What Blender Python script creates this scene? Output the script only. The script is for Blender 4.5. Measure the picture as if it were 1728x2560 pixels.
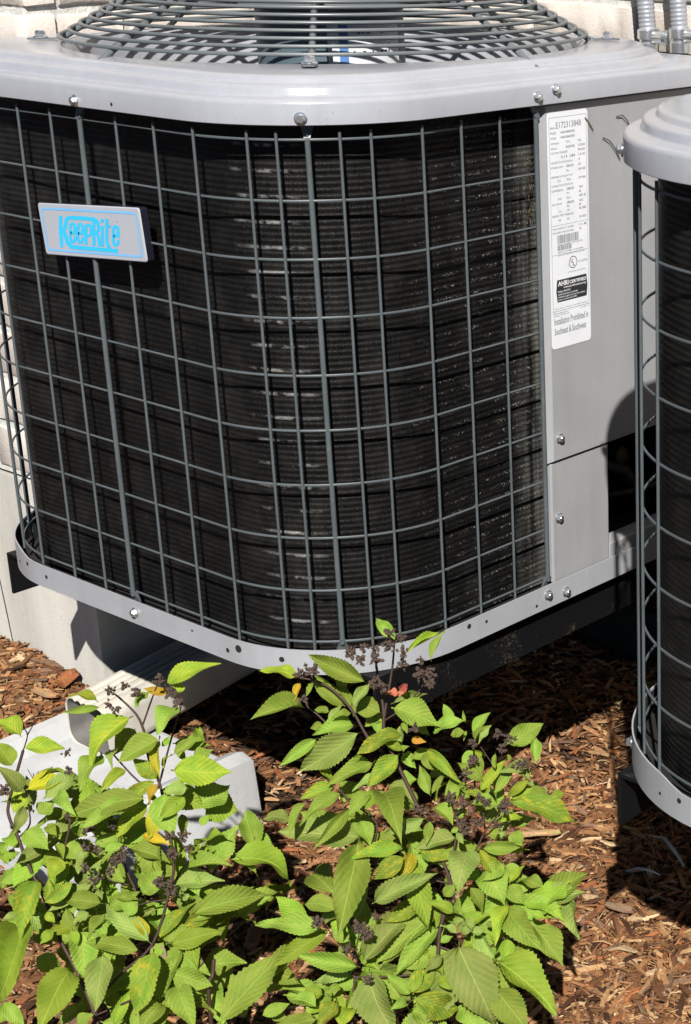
import bpy, bmesh, math, random
from mathutils import Vector, Matrix, Euler

for o in list(bpy.data.objects):
    bpy.data.objects.remove(o)
sc = bpy.context.scene
col = sc.collection
PI = math.pi

# ------------------------------------------------------------------ camera
cam_d = bpy.data.cameras.new('camera')
cam = bpy.data.objects.new('camera', cam_d)
col.objects.link(cam)
sc.camera = cam
cam.location = (1.4545, -1.2132, 0.8582)
cy, cp, cr = math.radians(-35.896), math.radians(19.704), math.radians(0.787)
fwd = Vector((math.sin(cy) * math.cos(cp), math.cos(cy) * math.cos(cp), -math.sin(cp)))
rgt0 = Vector((math.cos(cy), -math.sin(cy), 0))
up0 = rgt0.cross(fwd)
rgt = rgt0 * math.cos(cr) + up0 * math.sin(cr)
upv = up0 * math.cos(cr) - rgt0 * math.sin(cr)
cam.rotation_euler = Matrix((rgt, upv, -fwd)).transposed().to_euler()
cam_d.sensor_fit = 'VERTICAL'
cam_d.sensor_height = 24.0
cam_d.lens = 24.0 * 4303.4 / 2560.0
cam_d.shift_x = -979.4 / 2560.0        # the photograph is the left part of a wider frame
cam_d.clip_start = 0.02
cam_d.clip_end = 500

# ------------------------------------------------------------------ light
sun_dir = Vector((0.395, -0.43, 0.505)).normalized()      # towards the sun
world = bpy.data.worlds.new('World')
sc.world = world
world.use_nodes = True
wn = world.node_tree
wn.nodes.clear()
sky = wn.nodes.new('ShaderNodeTexSky')
sky.sky_type = 'NISHITA'
sky.sun_disc = False
sky.sun_elevation = math.asin(sun_dir.z)
sky.altitude = 2500
sky.air_density = 0.55
sky.dust_density = 0.2
sky.sun_rotation = math.atan2(sun_dir.x, sun_dir.y)
bg = wn.nodes.new('ShaderNodeBackground')
bg.inputs['Strength'].default_value = 0.05
wo = wn.nodes.new('ShaderNodeOutputWorld')
wn.links.new(sky.outputs[0], bg.inputs[0])
wn.links.new(bg.outputs[0], wo.inputs[0])
sd = bpy.data.lights.new('sun', 'SUN')
sd.energy = 5.0
sd.angle = math.radians(0.53)
sd.color = (1.0, 0.975, 0.93)
sun = bpy.data.objects.new('sun', sd)
col.objects.link(sun)
sun.rotation_euler = sun_dir.to_track_quat('Z', 'Y').to_euler()
sun.location = (3, -3, 4)
vs = sc.view_settings
vs.view_transform = 'Standard'
vs.look = 'None'
vs.exposure = 0.38
vs.gamma = 1.0
vs.use_curve_mapping = False

sc.cycles.use_adaptive_sampling = True
sc.cycles.adaptive_threshold = 0.015
sc.cycles.adaptive_min_samples = 12
sc.cycles.max_bounces = 6
sc.cycles.diffuse_bounces = 1
sc.cycles.glossy_bounces = 3
sc.cycles.transmission_bounces = 3

rnd = random.Random(11)

# ------------------------------------------------------------------ helpers
class MB:
    """collects shapes, build() links them as one mesh object"""
    def __init__(s):
        s.v, s.f, s.c = [], [], []
    def add(s, vs_, fs, color=None):
        b = len(s.v)
        s.v += [tuple(p) for p in vs_]
        s.f += [tuple(i + b for i in q) for q in fs]
        if color is not None:
            s.c += [color] * len(vs_)
    def box(s, a, b, color=None):
        x0, y0, z0 = a; x1, y1, z1 = b
        s.add([(x0, y0, z0), (x1, y0, z0), (x1, y1, z0), (x0, y1, z0), (x0, y0, z1), (x1, y0, z1), (x1, y1, z1), (x0, y1, z1)],
              [(3, 2, 1, 0), (4, 5, 6, 7), (0, 1, 5, 4), (1, 2, 6, 5), (2, 3, 7, 6), (3, 0, 4, 7)], color)
    def tube(s, pts, r, seg=6, closed=False, caps=True, r2=None):
        pts = [Vector(p) for p in pts]
        n = len(pts)
        rings = []
        prev = None
        for i, p in enumerate(pts):
            if closed:
                t = pts[(i + 1) % n] - pts[i - 1]
            else:
                t = pts[min(i + 1, n - 1)] - pts[max(i - 1, 0)]
            t.normalize()
            if prev is None:
                a = Vector((0, 0, 1)) if abs(t.z) < 0.9 else Vector((1, 0, 0))
                u = t.cross(a).normalized()
            else:
                u = (prev - t * prev.dot(t)).normalized()
            prev = u
            w = t.cross(u)
            rr = r if r2 is None else r + (r2 - r) * i / max(n - 1, 1)
            rings.append([p + (u * math.cos(2 * PI * k / seg) + w * math.sin(2 * PI * k / seg)) * rr for k in range(seg)])
        vs_ = [q for g in rings for q in g]
        fs = []
        for i in range(n if closed else n - 1):
            j = (i + 1) % n
            for k in range(seg):
                fs.append((i * seg + k, i * seg + (k + 1) % seg, j * seg + (k + 1) % seg, j * seg + k))
        if caps and not closed:
            fs.append(tuple(range(seg))[::-1])
            fs.append(tuple((n - 1) * seg + k for k in range(seg)))
        s.add(vs_, fs)
    def loft(s, loops, closed=True, cap0=False, cap1=False):
        n = len(loops[0])
        vs_ = [q for g in loops for q in g]
        fs = []
        for i in range(len(loops) - 1):
            for k in range(n if closed else n - 1):
                k2 = (k + 1) % n
                fs.append((i * n + k, i * n + k2, (i + 1) * n + k2, (i + 1) * n + k))
        if cap0: fs.append(tuple(range(n))[::-1])
        if cap1: fs.append(tuple((len(loops) - 1) * n + k for k in range(n)))
        s.add(vs_, fs)
    def lathe(s, prof, c=(0, 0, 0), seg=16, axis=None, cap0=True, cap1=True):
        """prof: (r, h) along the axis"""
        ax = Vector(axis or (0, 0, 1)).normalized()
        a = Vector((0, 0, 1)) if abs(ax.z) < 0.9 else Vector((1, 0, 0))
        u = ax.cross(a).normalized(); w = ax.cross(u)
        c = Vector(c)
        s.loft([[c + ax * h + (u * math.cos(2 * PI * k / seg) + w * math.sin(2 * PI * k / seg)) * r for k in range(seg)] for r, h in prof], True, cap0, cap1)
    def mesh(s, name, smooth=None):
        me = bpy.data.meshes.new(name)
        me.from_pydata(s.v, [], s.f)
        if s.c:
            at = me.color_attributes.new('col', 'FLOAT_COLOR', 'POINT')
            flat = []
            for q in s.c: flat += [q[0], q[1], q[2], 1.0]
            at.data.foreach_set('color', flat)
        bm = bmesh.new(); bm.from_mesh(me)
        bmesh.ops.recalc_face_normals(bm, faces=bm.faces)
        bm.to_mesh(me); bm.free()
        if smooth is not None:
            for p in me.polygons: p.use_smooth = True
            me.set_sharp_from_angle(angle=math.radians(smooth))
        me.update()
        return me
    def build(s, name, mat, parent=None, smooth=None, loc=None):
        return put(name, s.mesh(name, smooth), mat, parent, loc)

def put(name, me, mat=None, parent=None, loc=None, rot=None, scale=None):
    if mat is not None and not me.materials:
        me.materials.append(mat)
    o = bpy.data.objects.new(name, me)
    col.objects.link(o)
    if parent is not None: o.parent = parent
    if loc is not None: o.location = loc
    if rot is not None: o.rotation_euler = rot
    if scale is not None: o.scale = scale
    return o

def tag(o, label=None, cat=None, group=None, kind=None):
    if label: o['label'] = label
    if cat: o['category'] = cat
    if group: o['group'] = group
    if kind: o['kind'] = kind
    return o

def empty(name, loc=(0, 0, 0)):
    o = bpy.data.objects.new(name, None)
    o.empty_display_size = 0.05
    col.objects.link(o)
    o.location = loc
    return o

def text_mesh(s, w=None, h=None, bold=0.0, align='LEFT'):
    """flat lettering scaled to a width and a cap height, origin bottom left, in the XY plane"""
    cu = bpy.data.curves.new('lettering', 'FONT')
    cu.body = s
    cu.resolution_u = 2
    cu.offset = bold
    ob = bpy.data.objects.new('lettering', cu)
    col.objects.link(ob)
    bpy.context.view_layer.update()
    me = bpy.data.meshes.new_from_object(ob.evaluated_get(bpy.context.evaluated_depsgraph_get()))
    bpy.data.objects.remove(ob); bpy.data.curves.remove(cu)
    xs = [v.co.x for v in me.vertices]; ys = [v.co.y for v in me.vertices]
    x0, x1, y0 = min(xs), max(xs), 0.0
    sy = (h / 0.72) if h else 1
    sx = (w / (x1 - x0)) if w else sy
    for v in me.vertices:
        v.co.x = (v.co.x - x0) * sx
        v.co.y = (v.co.y - y0) * sy
    return me

# ------------------------------------------------------------------ materials
class NT:
    def __init__(s, name):
        s.m = bpy.data.materials.new(name)
        s.m.use_nodes = True
        s.t = s.m.node_tree
        s.b = s.t.nodes['Principled BSDF']
        s.out = s.t.nodes['Material Output']
    def n(s, ty, **kw):
        nd = s.t.nodes.new(ty)
        for k, v in kw.items():
            if k.startswith('i_'):
                nd.inputs[k[2:].replace('_', ' ')].default_value = v
            else:
                setattr(nd, k, v)
        return nd
    def l(s, a, b): s.t.links.new(a, b)
    def coord(s, kind='Object', scale=None, rot=None):
        tc = s.n('ShaderNodeTexCoord')
        o = tc.outputs[kind]
        if scale is not None:
            mp = s.n('ShaderNodeMapping')
            mp.inputs['Scale'].default_value = scale
            if rot: mp.inputs['Rotation'].default_value = rot
            s.l(o, mp.inputs[0]); o = mp.outputs[0]
        return o
    def noise(s, vec, scale, detail=4, rough=0.55):
        nd = s.n('ShaderNodeTexNoise')
        nd.inputs['Scale'].default_value = scale
        nd.inputs['Detail'].default_value = detail
        nd.inputs['Roughness'].default_value = rough
        if vec is not None: s.l(vec, nd.inputs['Vector'])
        return nd
    def ramp(s, fac, stops):
        r = s.n('ShaderNodeValToRGB')
        el = r.color_ramp.elements
        while len(el) > 1: el.remove(el[-1])
        el[0].position = stops[0][0]; el[0].color = (*stops[0][1], 1) if len(stops[0][1]) == 3 else stops[0][1]
        for p, c in stops[1:]:
            e = el.new(p); e.color = (*c, 1)
        s.l(fac, r.inputs[0])
        return r
    def mix(s, fac, a, b, mode='MIX'):
        m = s.n('ShaderNodeMix', data_type='RGBA', blend_type=mode)
        for sock, v in ((m.inputs[0], fac), (m.inputs[6], a), (m.inputs[7], b)):
            if hasattr(v, 'type') and hasattr(v, 'links'): s.l(v, sock)
            elif isinstance(v, (int, float)): sock.default_value = v
            else: sock.default_value = (*v, 1)
        return m.outputs[2]
    def math(s, op, a, b=None, c=None):
        m = s.n('ShaderNodeMath', operation=op)
        for i, v in enumerate((a, b, c)):
            if v is None: continue
            if isinstance(v, (int, float)): m.inputs[i].default_value = v
            else: s.l(v, m.inputs[i])
        return m.outputs[0]
    def bump(s, h, strength=0.3, dist=0.002, normal=None):
        b = s.n('ShaderNodeBump')
        b.inputs['Strength'].default_value = strength
        b.inputs['Distance'].default_value = dist
        s.l(h, b.inputs['Height'])
        if normal is not None: s.l(normal, b.inputs['Normal'])
        s.l(b.outputs[0], s.b.inputs['Normal'])
        return b.outputs[0]
    def set(s, **kw):
        for k, v in kw.items():
            sock = s.b.inputs[k.replace('_', ' ')]
            if hasattr(v, 'links'): s.l(v, sock)
            elif isinstance(v, (tuple, list)): sock.default_value = (*v, 1) if len(v) == 3 else v
            else: sock.default_value = v
        return s

def M_paint(name, base, rough=0.35, var=0.06, dust=0.25, spec=0.5, metallic=0.0):
    m = NT(name)
    oc = m.coord('Object')
    n1 = m.noise(oc, 9, 5)
    n2 = m.noise(oc, 160, 3)
    d = tuple(min(1, c * (1 - var * 2)) for c in base); l = tuple(min(1, c * (1 + var)) for c in base)
    c = m.ramp(n1.outputs[0], [(0.3, d), (0.7, l)]).outputs[0]
    sp = m.ramp(n2.outputs[0], [(0.62, (0, 0, 0)), (0.75, (1, 1, 1))]).outputs[0]
    dusty = tuple(min(1, x * 0.6 + y * 0.4) for x, y in zip(base, (0.35, 0.3, 0.24)))
    c = m.mix(m.math('MULTIPLY', sp, dust), c, dusty)
    st = m.noise(m.coord('Object', (55, 55, 2.5)), 1.0, 4, 0.6)
    c = m.mix(0.28, c, m.ramp(st.outputs[0], [(0.30, (0.84, 0.83, 0.81)), (0.52, (1, 1, 1)), (0.72, (1.05, 1.05, 1.05))]).outputs[0], 'MULTIPLY')
    sk = m.noise(oc, 330, 2, 0.5)
    c = m.mix(m.math('MULTIPLY', m.ramp(sk.outputs[0], [(0.70, (0, 0, 0)), (0.76, (1, 1, 1))]).outputs[0], 0.6), c, tuple(x * 0.45 for x in base))
    rr = m.n('ShaderNodeMapRange'); rr.inputs[3].default_value = rough * 0.8; rr.inputs[4].default_value = rough * 1.35
    m.l(n1.outputs[0], rr.inputs[0])
    m.set(Base_Color=c, Roughness=rr.outputs[0], Metallic=metallic, Specular_IOR_Level=spec)
    m.bump(m.noise(oc, 7, 1).outputs[0], 0.06, 0.006)
    return m.m

def M_plain(name, base, rough=0.5, metallic=0.0):
    m = NT(name)
    n = m.noise(m.coord('Object'), 60, 3)
    c = m.ramp(n.outputs[0], [(0.3, tuple(x * 0.86 for x in base)), (0.7, tuple(min(1, x * 1.08) for x in base))]).outputs[0]
    m.set(Base_Color=c, Roughness=rough, Metallic=metallic)
    return m.m

def M_flat(name, base, rough=0.5):
    m = NT(name)
    n = m.noise(m.coord('Object'), 25, 2)
    c = m.ramp(n.outputs[0], [(0.3, tuple(x * 0.96 for x in base)), (0.7, tuple(min(1, x * 1.02) for x in base))]).outputs[0]
    m.set(Base_Color=c, Roughness=rough, Specular_IOR_Level=0.3)
    return m.m

def M_concrete(name, base, dark):
    m = NT(name)
    oc = m.coord('Object')
    st = m.noise(m.coord('Object', (9, 9, 0.9)), 1.0, 4)
    big = m.noise(oc, 5, 4)
    fine = m.noise(oc, 130, 4, 0.7)
    c = m.ramp(st.outputs[0], [(0.32, dark), (0.5, base), (0.68, tuple(min(1, x * 1.22) for x in base))]).outputs[0]
    c = m.mix(0.35, c, m.ramp(big.outputs[0], [(0.3, dark), (0.7, base)]).outputs[0])
    pit = m.ramp(fine.outputs[0], [(0.28, (0.55, 0.5, 0.45)), (0.38, (1, 1, 1))]).outputs[0]
    c = m.mix(0.6, c, pit, 'MULTIPLY')
    m.set(Base_Color=c, Roughness=0.88, Specular_IOR_Level=0.2)
    m.bump(fine.outputs[0], 0.35, 0.002)
    return m.m

def M_brick():
    m = NT('pale_brick')
    oi = m.n('ShaderNodeObjectInfo')
    oc = m.coord('Object')
    n = m.noise(oc, 22, 5, 0.65)
    f = m.noise(oc, 190, 3, 0.7)
    c = m.ramp(oi.outputs['Random'], [(0.0, (0.62, 0.525, 0.455)), (0.35, (0.66, 0.575, 0.505)), (0.7, (0.62, 0.54, 0.48)), (1.0, (0.69, 0.62, 0.55))]).outputs[0]
    w = m.ramp(n.outputs[0], [(0.36, (0, 0, 0)), (0.72, (1, 1, 1))]).outputs[0]
    c = m.mix(m.math('MULTIPLY', w, 0.65), c, (0.70, 0.66, 0.60))
    c = m.mix(0.5, c, m.ramp(f.outputs[0], [(0.27, (0.6, 0.52, 0.45)), (0.42, (1, 1, 1))]).outputs[0], 'MULTIPLY')
    m.set(Base_Color=c, Roughness=0.9, Specular_IOR_Level=0.15)
    m.bump(f.outputs[0], 0.5, 0.002)
    return m.m

def M_mortar():
    m = NT('white_mortar')
    oc = m.coord('Object')
    n = m.noise(oc, 35, 5, 0.65); f = m.noise(oc, 260, 2)
    c = m.ramp(n.outputs[0], [(0.3, (0.56, 0.54, 0.49)), (0.6, (0.70, 0.69, 0.64))]).outputs[0]
    m.set(Base_Color=c, Roughness=0.95, Specular_IOR_Level=0.1)
    h = m.math('ADD', n.outputs[0], m.math('MULTIPLY', f.outputs[0], 0.3))
    m.bump(h, 0.7, 0.006)
    return m.m

def M_coil():
    m = NT('coil_fins')
    oc = m.coord('Object')
    # fine upright fins, horizontal tube rows, dust; glints and a pale sheen painted in
    fin = m.noise(m.coord('Object', (900, 900, 60)), 1.0, 2, 0.5)
    d = m.noise(oc, 26, 5, 0.6)
    d2 = m.noise(m.coord('Object', (14, 14, 3)), 1.0, 4)
    c = m.ramp(fin.outputs[0], [(0.3, (0.0022, 0.0022, 0.0022)), (0.60, (0.0088, 0.0085, 0.0082)), (0.80, (0.030, 0.0285, 0.0265))]).outputs[0]
    dm = m.ramp(m.math('MULTIPLY', d.outputs[0], d2.outputs[0]), [(0.24, (0, 0, 0)), (0.42, (1, 1, 1))]).outputs[0]
    c = m.mix(m.math('MULTIPLY', dm, 0.28), c, (0.048, 0.044, 0.038))
    sep = m.n('ShaderNodeSeparateXYZ'); m.l(oc, sep.inputs[0])
    X_, Y_, Z_ = sep.outputs
    def near(v, a, b_):      # 1 at a, 0 at b
        mr = m.n('ShaderNodeMapRange'); mr.inputs[1].default_value = a; mr.inputs[2].default_value = b_; mr.inputs[3].default_value = 1.0; mr.inputs[4].default_value = 0.0
        m.l(v, mr.inputs[0]); return mr.outputs[0]
    # glints painted along the near corner: short bright dashes on every fourth rib
    dx = m.math('ADD', X_, 0.118); dy = m.math('ADD', Y_, -0.052)
    r1 = m.math('SQRT', m.math('ADD', m.math('MULTIPLY', dx, dx), m.math('MULTIPLY', dy, dy)))
    line = near(m.math('ABSOLUTE', m.math('SUBTRACT', m.math('FRACT', m.math('DIVIDE', Z_, 0.0288)), 0.5)), 0.03, 0.09)
    dash = m.noise(m.coord('Object', (60, 60, 90)), 1.0, 3, 0.6)
    pt = m.noise(m.coord('Object', (420, 420, 420)), 1.0, 1, 0.5)
    g1 = m.math('MULTIPLY', m.math('MULTIPLY', near(r1, 0.0, 0.046), line), m.ramp(dash.outputs[0], [(0.44, (0, 0, 0)), (0.72, (0.85, 0.85, 0.85))]).outputs[0])
    # painted glints towards the service panel: loose dots in rows
    row2 = near(m.math('ABSOLUTE', m.math('SUBTRACT', m.math('FRACT', m.math('DIVIDE', Z_, 0.0144)), 0.5)), 0.05, 0.2)
    g2 = m.math('MULTIPLY', m.math('MULTIPLY', near(Y_, 0.33, 0.15), row2), m.ramp(pt.outputs[0], [(0.58, (0, 0, 0)), (0.68, (1, 1, 1))]).outputs[0])
    g2 = m.math('MULTIPLY', g2, m.ramp(dash.outputs[0], [(0.45, (0, 0, 0)), (0.60, (1, 1, 1))]).outputs[0])
    gl = m.math('MINIMUM', m.math('ADD', g1, g2), 1.0)
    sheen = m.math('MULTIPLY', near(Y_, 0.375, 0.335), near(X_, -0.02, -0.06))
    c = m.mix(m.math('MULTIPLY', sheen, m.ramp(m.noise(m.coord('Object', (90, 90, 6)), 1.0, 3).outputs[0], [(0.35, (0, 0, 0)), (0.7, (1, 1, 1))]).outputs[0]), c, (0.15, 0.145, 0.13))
    c = m.mix(gl, c, (0.75, 0.74, 0.70))
    m.set(Base_Color=c, Roughness=m.math('SUBTRACT', 0.44, m.math('MULTIPLY', gl, 0.22)), Metallic=m.math('MULTIPLY', gl, 0.95), Specular_IOR_Level=0.18)
    m.bump(m.math('ADD', fin.outputs[0], m.math('MULTIPLY', d.outputs[0], 0.6)), 0.7, 0.0012)
    return m.m

def M_vcol(name, rough=0.85):
    m = NT(name)
    a = m.n('ShaderNodeVertexColor', layer_name='col')
    n = m.noise(m.coord('Object', (60, 60, 60)), 3.0, 4, 0.7)
    c = m.mix(0.75, a.outputs[0], m.ramp(n.outputs[0], [(0.3, (0.55, 0.5, 0.46)), (0.65, (1.12, 1.1, 1.06))]).outputs[0], 'MULTIPLY')
    m.set(Base_Color=c, Roughness=rough, Specular_IOR_Level=0.2)
    m.bump(n.outputs[0], 0.4, 0.002)
    return m.m

def M_soil():
    m = NT('mulch_soil')
    oc = m.coord('Object')
    n = m.noise(oc, 55, 6, 0.7); v = m.n('ShaderNodeTexVoronoi'); v.inputs['Scale'].default_value = 70; m.l(oc, v.inputs['Vector'])
    c = m.ramp(n.outputs[0], [(0.3, (0.03, 0.018, 0.011)), (0.55, (0.075, 0.045, 0.026)), (0.75, (0.16, 0.10, 0.058))]).outputs[0]
    m.set(Base_Color=c, Roughness=0.95, Specular_IOR_Level=0.1)
    m.bump(m.math('ADD', n.outputs[0], v.outputs[0]), 0.9, 0.012)
    return m.m

def M_leaf(name, base, edge, spot=None, spot_amt=0.0, under=None):
    m = NT(name)
    uv = m.n('ShaderNodeUVMap'); uv.uv_map = 'leaf'
    sx = m.n('ShaderNodeSeparateXYZ'); m.l(uv.outputs[0], sx.inputs[0])
    ax = m.math('ABSOLUTE', m.math('SUBTRACT', sx.outputs[0], 0.5))
    oi = m.n('ShaderNodeObjectInfo')
    # side veins slant towards the tip
    ph = m.math('SUBTRACT', m.math('MULTIPLY', sx.outputs[1], 9.0), m.math('MULTIPLY', ax, 6.5))
    fr = m.math('ABSOLUTE', m.math('SUBTRACT', m.math('FRACT', ph), 0.5))
    vein = m.n('ShaderNodeMapRange'); vein.inputs[1].default_value = 0.0; vein.inputs[2].default_value = 0.085; vein.inputs[3].default_value = 1.0; vein.inputs[4].default_value = 0.0
    m.l(fr, vein.inputs[0])
    mid = m.n('ShaderNodeMapRange'); mid.inputs[1].default_value = 0.0; mid.inputs[2].default_value = 0.025; mid.inputs[3].default_value = 1.0; mid.inputs[4].default_value = 0.0
    m.l(ax, mid.inputs[0])
    # texture space shifts with the object so that no two leaves are alike
    tc = m.n('ShaderNodeVectorMath', operation='ADD')
    m.l(uv.outputs[0], tc.inputs[0])
    cb = m.n('ShaderNodeCombineXYZ')
    m.l(m.math('MULTIPLY', oi.outputs['Random'], 37.0), cb.inputs[0]); m.l(m.math('MULTIPLY', oi.outputs['Random'], 91.0), cb.inputs[1])
    m.l(cb.outputs[0], tc.inputs[1])
    big = m.noise(tc.outputs[0], 2.6, 3)
    sm = m.noise(tc.outputs[0], 9.0, 5, 0.62)
    fine = m.noise(tc.outputs[0], 60.0, 3, 0.6)
    c = m.mix(m.ramp(big.outputs[0], [(0.33, (0, 0, 0)), (0.68, (1, 1, 1))]).outputs[0], base, edge)
    hv = m.n('ShaderNodeHueSaturation')
    m.l(c, hv.inputs['Color'])
    m.l(m.math('ADD', 0.482, m.math('MULTIPLY', oi.outputs['Random'], 0.03)), hv.inputs['Hue'])
    m.l(m.math('ADD', 0.72, m.math('MULTIPLY', oi.outputs['Random'], 0.56)), hv.inputs['Value'])
    c = hv.outputs[0]
    c = m.mix(m.math('MULTIPLY', vein.outputs[0], 0.20), c, tuple(x * 0.55 for x in base))
    c = m.mix(m.math('MULTIPLY', mid.outputs[0], 0.55), c, tuple(min(1, x * 1.5 + 0.03) for x in edge))
    c = m.mix(0.35, c, m.ramp(fine.outputs[0], [(0.3, (0.72, 0.74, 0.7)), (0.6, (1.05, 1.05, 1.0))]).outputs[0], 'MULTIPLY')
    if spot:
        big2 = m.noise(tc.outputs[0], 3.4, 2)
        area = m.ramp(big2.outputs[0], [(0.46 - spot_amt, (0, 0, 0)), (0.66 - spot_amt, (1, 1, 1))]).outputs[0]
        sp = m.ramp(sm.outputs[0], [(0.44, (0, 0, 0)), (0.66, (1, 1, 1))]).outputs[0]
        c = m.mix(m.math('MULTIPLY', m.math('MULTIPLY', sp, area), 0.95), c, spot)
    br = m.ramp(m.noise(tc.outputs[0], 7.0, 2).outputs[0], [(0.745, (0, 0, 0)), (0.775, (1, 1, 1))]).outputs[0]
    c = m.mix(m.math('MULTIPLY', br, 0.8), c, (0.07, 0.035, 0.015))
    m.set(Base_Color=c, Roughness=0.66, Specular_IOR_Level=0.16)
    h = m.math('SUBTRACT', m.math('ADD', m.math('MULTIPLY', fine.outputs[0], 0.35), m.math('POWER', m.math('MULTIPLY', fr, 2.0), 0.6)), mid.outputs[0])
    nb = m.bump(h, 0.45, 0.0012)
    tr = m.n('ShaderNodeBsdfTranslucent')
    m.l(m.mix(0.6, c, (0.34, 0.46, 0.03)), tr.inputs[0])
    m.l(nb, tr.inputs['Normal'])
    mx = m.n('ShaderNodeMixShader'); mx.inputs[0].default_value = 0.26
    m.l(m.b.outputs[0], mx.inputs[1]); m.l(tr.outputs[0], mx.inputs[2]); m.l(mx.outputs[0], m.out.inputs[0])
    return m.m

def M_black():
    m = NT('black_enamel')
    oc = m.coord('Object')
    n = m.noise(oc, 300, 3, 0.6); n2 = m.noise(oc, 12, 3)
    sp = m.ramp(m.math('MULTIPLY', n.outputs[0], n2.outputs[0]), [(0.335, (0, 0, 0)), (0.38, (1, 1, 1))]).outputs[0]
    c = m.mix(m.math('MULTIPLY', sp, 0.35), (0.006, 0.006, 0.007), (0.17, 0.14, 0.10))
    m.set(Base_Color=c, Roughness=0.55, Specular_IOR_Level=0.22)
    m.bump(n.outputs[0], 0.15, 0.001)
    return m.m

MAT = dict(
    lid=M_paint('grey_lid_paint', (0.385, 0.393, 0.425), 0.19, 0.035, 0.14, 0.6),
    panel=M_paint('grey_panel_paint', (0.345, 0.347, 0.352), 0.40, 0.045, 0.15, 0.4),
    pan=M_paint('grey_pan_paint', (0.38, 0.386, 0.41), 0.36, 0.05, 0.25),
    wire=M_paint('wire_coating', (0.098, 0.113, 0.120), 0.38, 0.12, 0.5, 0.5),
    guard=M_paint('fan_guard_coating', (0.135, 0.15, 0.155), 0.30, 0.08, 0.25, 0.6),
    coil=M_coil(),
    black=M_black(),
    zinc=M_plain('zinc_screw', (0.72, 0.74, 0.76), 0.25, 0.9),
    conduit=M_plain('galvanised_conduit', (0.36, 0.375, 0.40), 0.5, 0.3),
    spout_in=M_paint('dirty_pipe_inside', (0.20, 0.19, 0.175), 0.6, 0.2, 0.6),
    motor=M_paint('motor_paint', (0.12, 0.165, 0.195), 0.38, 0.08, 0.2),
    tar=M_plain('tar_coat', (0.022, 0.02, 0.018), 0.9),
    dark=M_plain('dark_inside', (0.012, 0.011, 0.010), 0.9),
    recess=M_plain('recess_metal', (0.055, 0.05, 0.047), 0.6),
    brass=M_plain('brass_valve', (0.10, 0.075, 0.035), 0.55, 0.4),
    paper=M_flat('white_label', (0.80, 0.81, 0.84), 0.38),
    ink=M_flat('black_ink', (0.03, 0.03, 0.035), 0.6),
    greyink=M_flat('grey_ink', (0.21, 0.215, 0.24), 0.6),
    whiteink=M_flat('white_ink', (0.8, 0.8, 0.8), 0.5),
    blue=M_flat('cyan_ink', (0.045, 0.56, 0.93), 0.4),
    blueline=M_flat('blue_line_ink', (0.20, 0.52, 0.88), 0.4),
    motorblue=M_flat('label_blue', (0.12, 0.24, 0.52), 0.4),
    silver=M_flat('silver_badge', (0.45, 0.46, 0.505), 0.36),
    badge_body=M_plain('badge_body', (0.012, 0.013, 0.022), 0.35),
    brick=M_brick(), mortar=M_mortar(),
    foundation=M_concrete('foundation_concrete', (0.60, 0.575, 0.515), (0.43, 0.405, 0.355)),
    splash=M_concrete('splash_block_concrete', (0.57, 0.57, 0.565), (0.47, 0.468, 0.46)),
    spout=M_paint('cream_downspout_paint', (0.70, 0.655, 0.565), 0.5, 0.10, 0.7),
    stain=M_plain('brown_stain', (0.36, 0.25, 0.13), 0.8),
    soil=M_soil(), chips=M_vcol('bark_chips'),
    stem=M_plain('brown_stem', (0.052, 0.024, 0.017), 0.6),
    straw=M_plain('dry_straw', (0.20, 0.155, 0.085), 0.85),
    needle=M_plain('dry_needle', (0.10, 0.075, 0.045), 0.7),
    plastic=M_plain('pale_plastic', (0.42, 0.47, 0.52), 0.3),
    seed=M_plain('dry_seed_head', (0.082, 0.052, 0.036), 0.85),
)
LEAFM = dict(
    g=M_leaf('leaf_green', (0.205, 0.325, 0.040), (0.305, 0.395, 0.062)),
    b=M_leaf('leaf_bright', (0.225, 0.365, 0.034), (0.310, 0.420, 0.048)),
    p=M_leaf('leaf_pale', (0.215, 0.310, 0.062), (0.315, 0.370, 0.092)),
    y=M_leaf('leaf_yellowing', (0.210, 0.33, 0.028), (0.40, 0.44, 0.04)),
    s=M_leaf('leaf_spotted', (0.155, 0.28, 0.030), (0.25, 0.35, 0.042), (0.56, 0.44, 0.03), 0.045),
    S=M_leaf('leaf_mostly_yellow', (0.32, 0.38, 0.03), (0.50, 0.44, 0.035), (0.62, 0.44, 0.035), 0.08),
    Y=M_leaf('leaf_yellow', (0.52, 0.44, 0.035), (0.62, 0.38, 0.03), (0.60, 0.26, 0.02), 0.02),
    Z=M_leaf('leaf_lemon', (0.40, 0.43, 0.02), (0.52, 0.46, 0.025)),
    O=M_leaf('leaf_orange', (0.55, 0.36, 0.03), (0.60, 0.20, 0.06)),
    r=M_leaf('leaf_red', (0.58, 0.13, 0.08), (0.62, 0.22, 0.13)),
    P=M_leaf('leaf_purplish', (0.26, 0.30, 0.08), (0.33, 0.20, 0.16), (0.22, 0.10, 0.12), 0.02),
)

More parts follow.
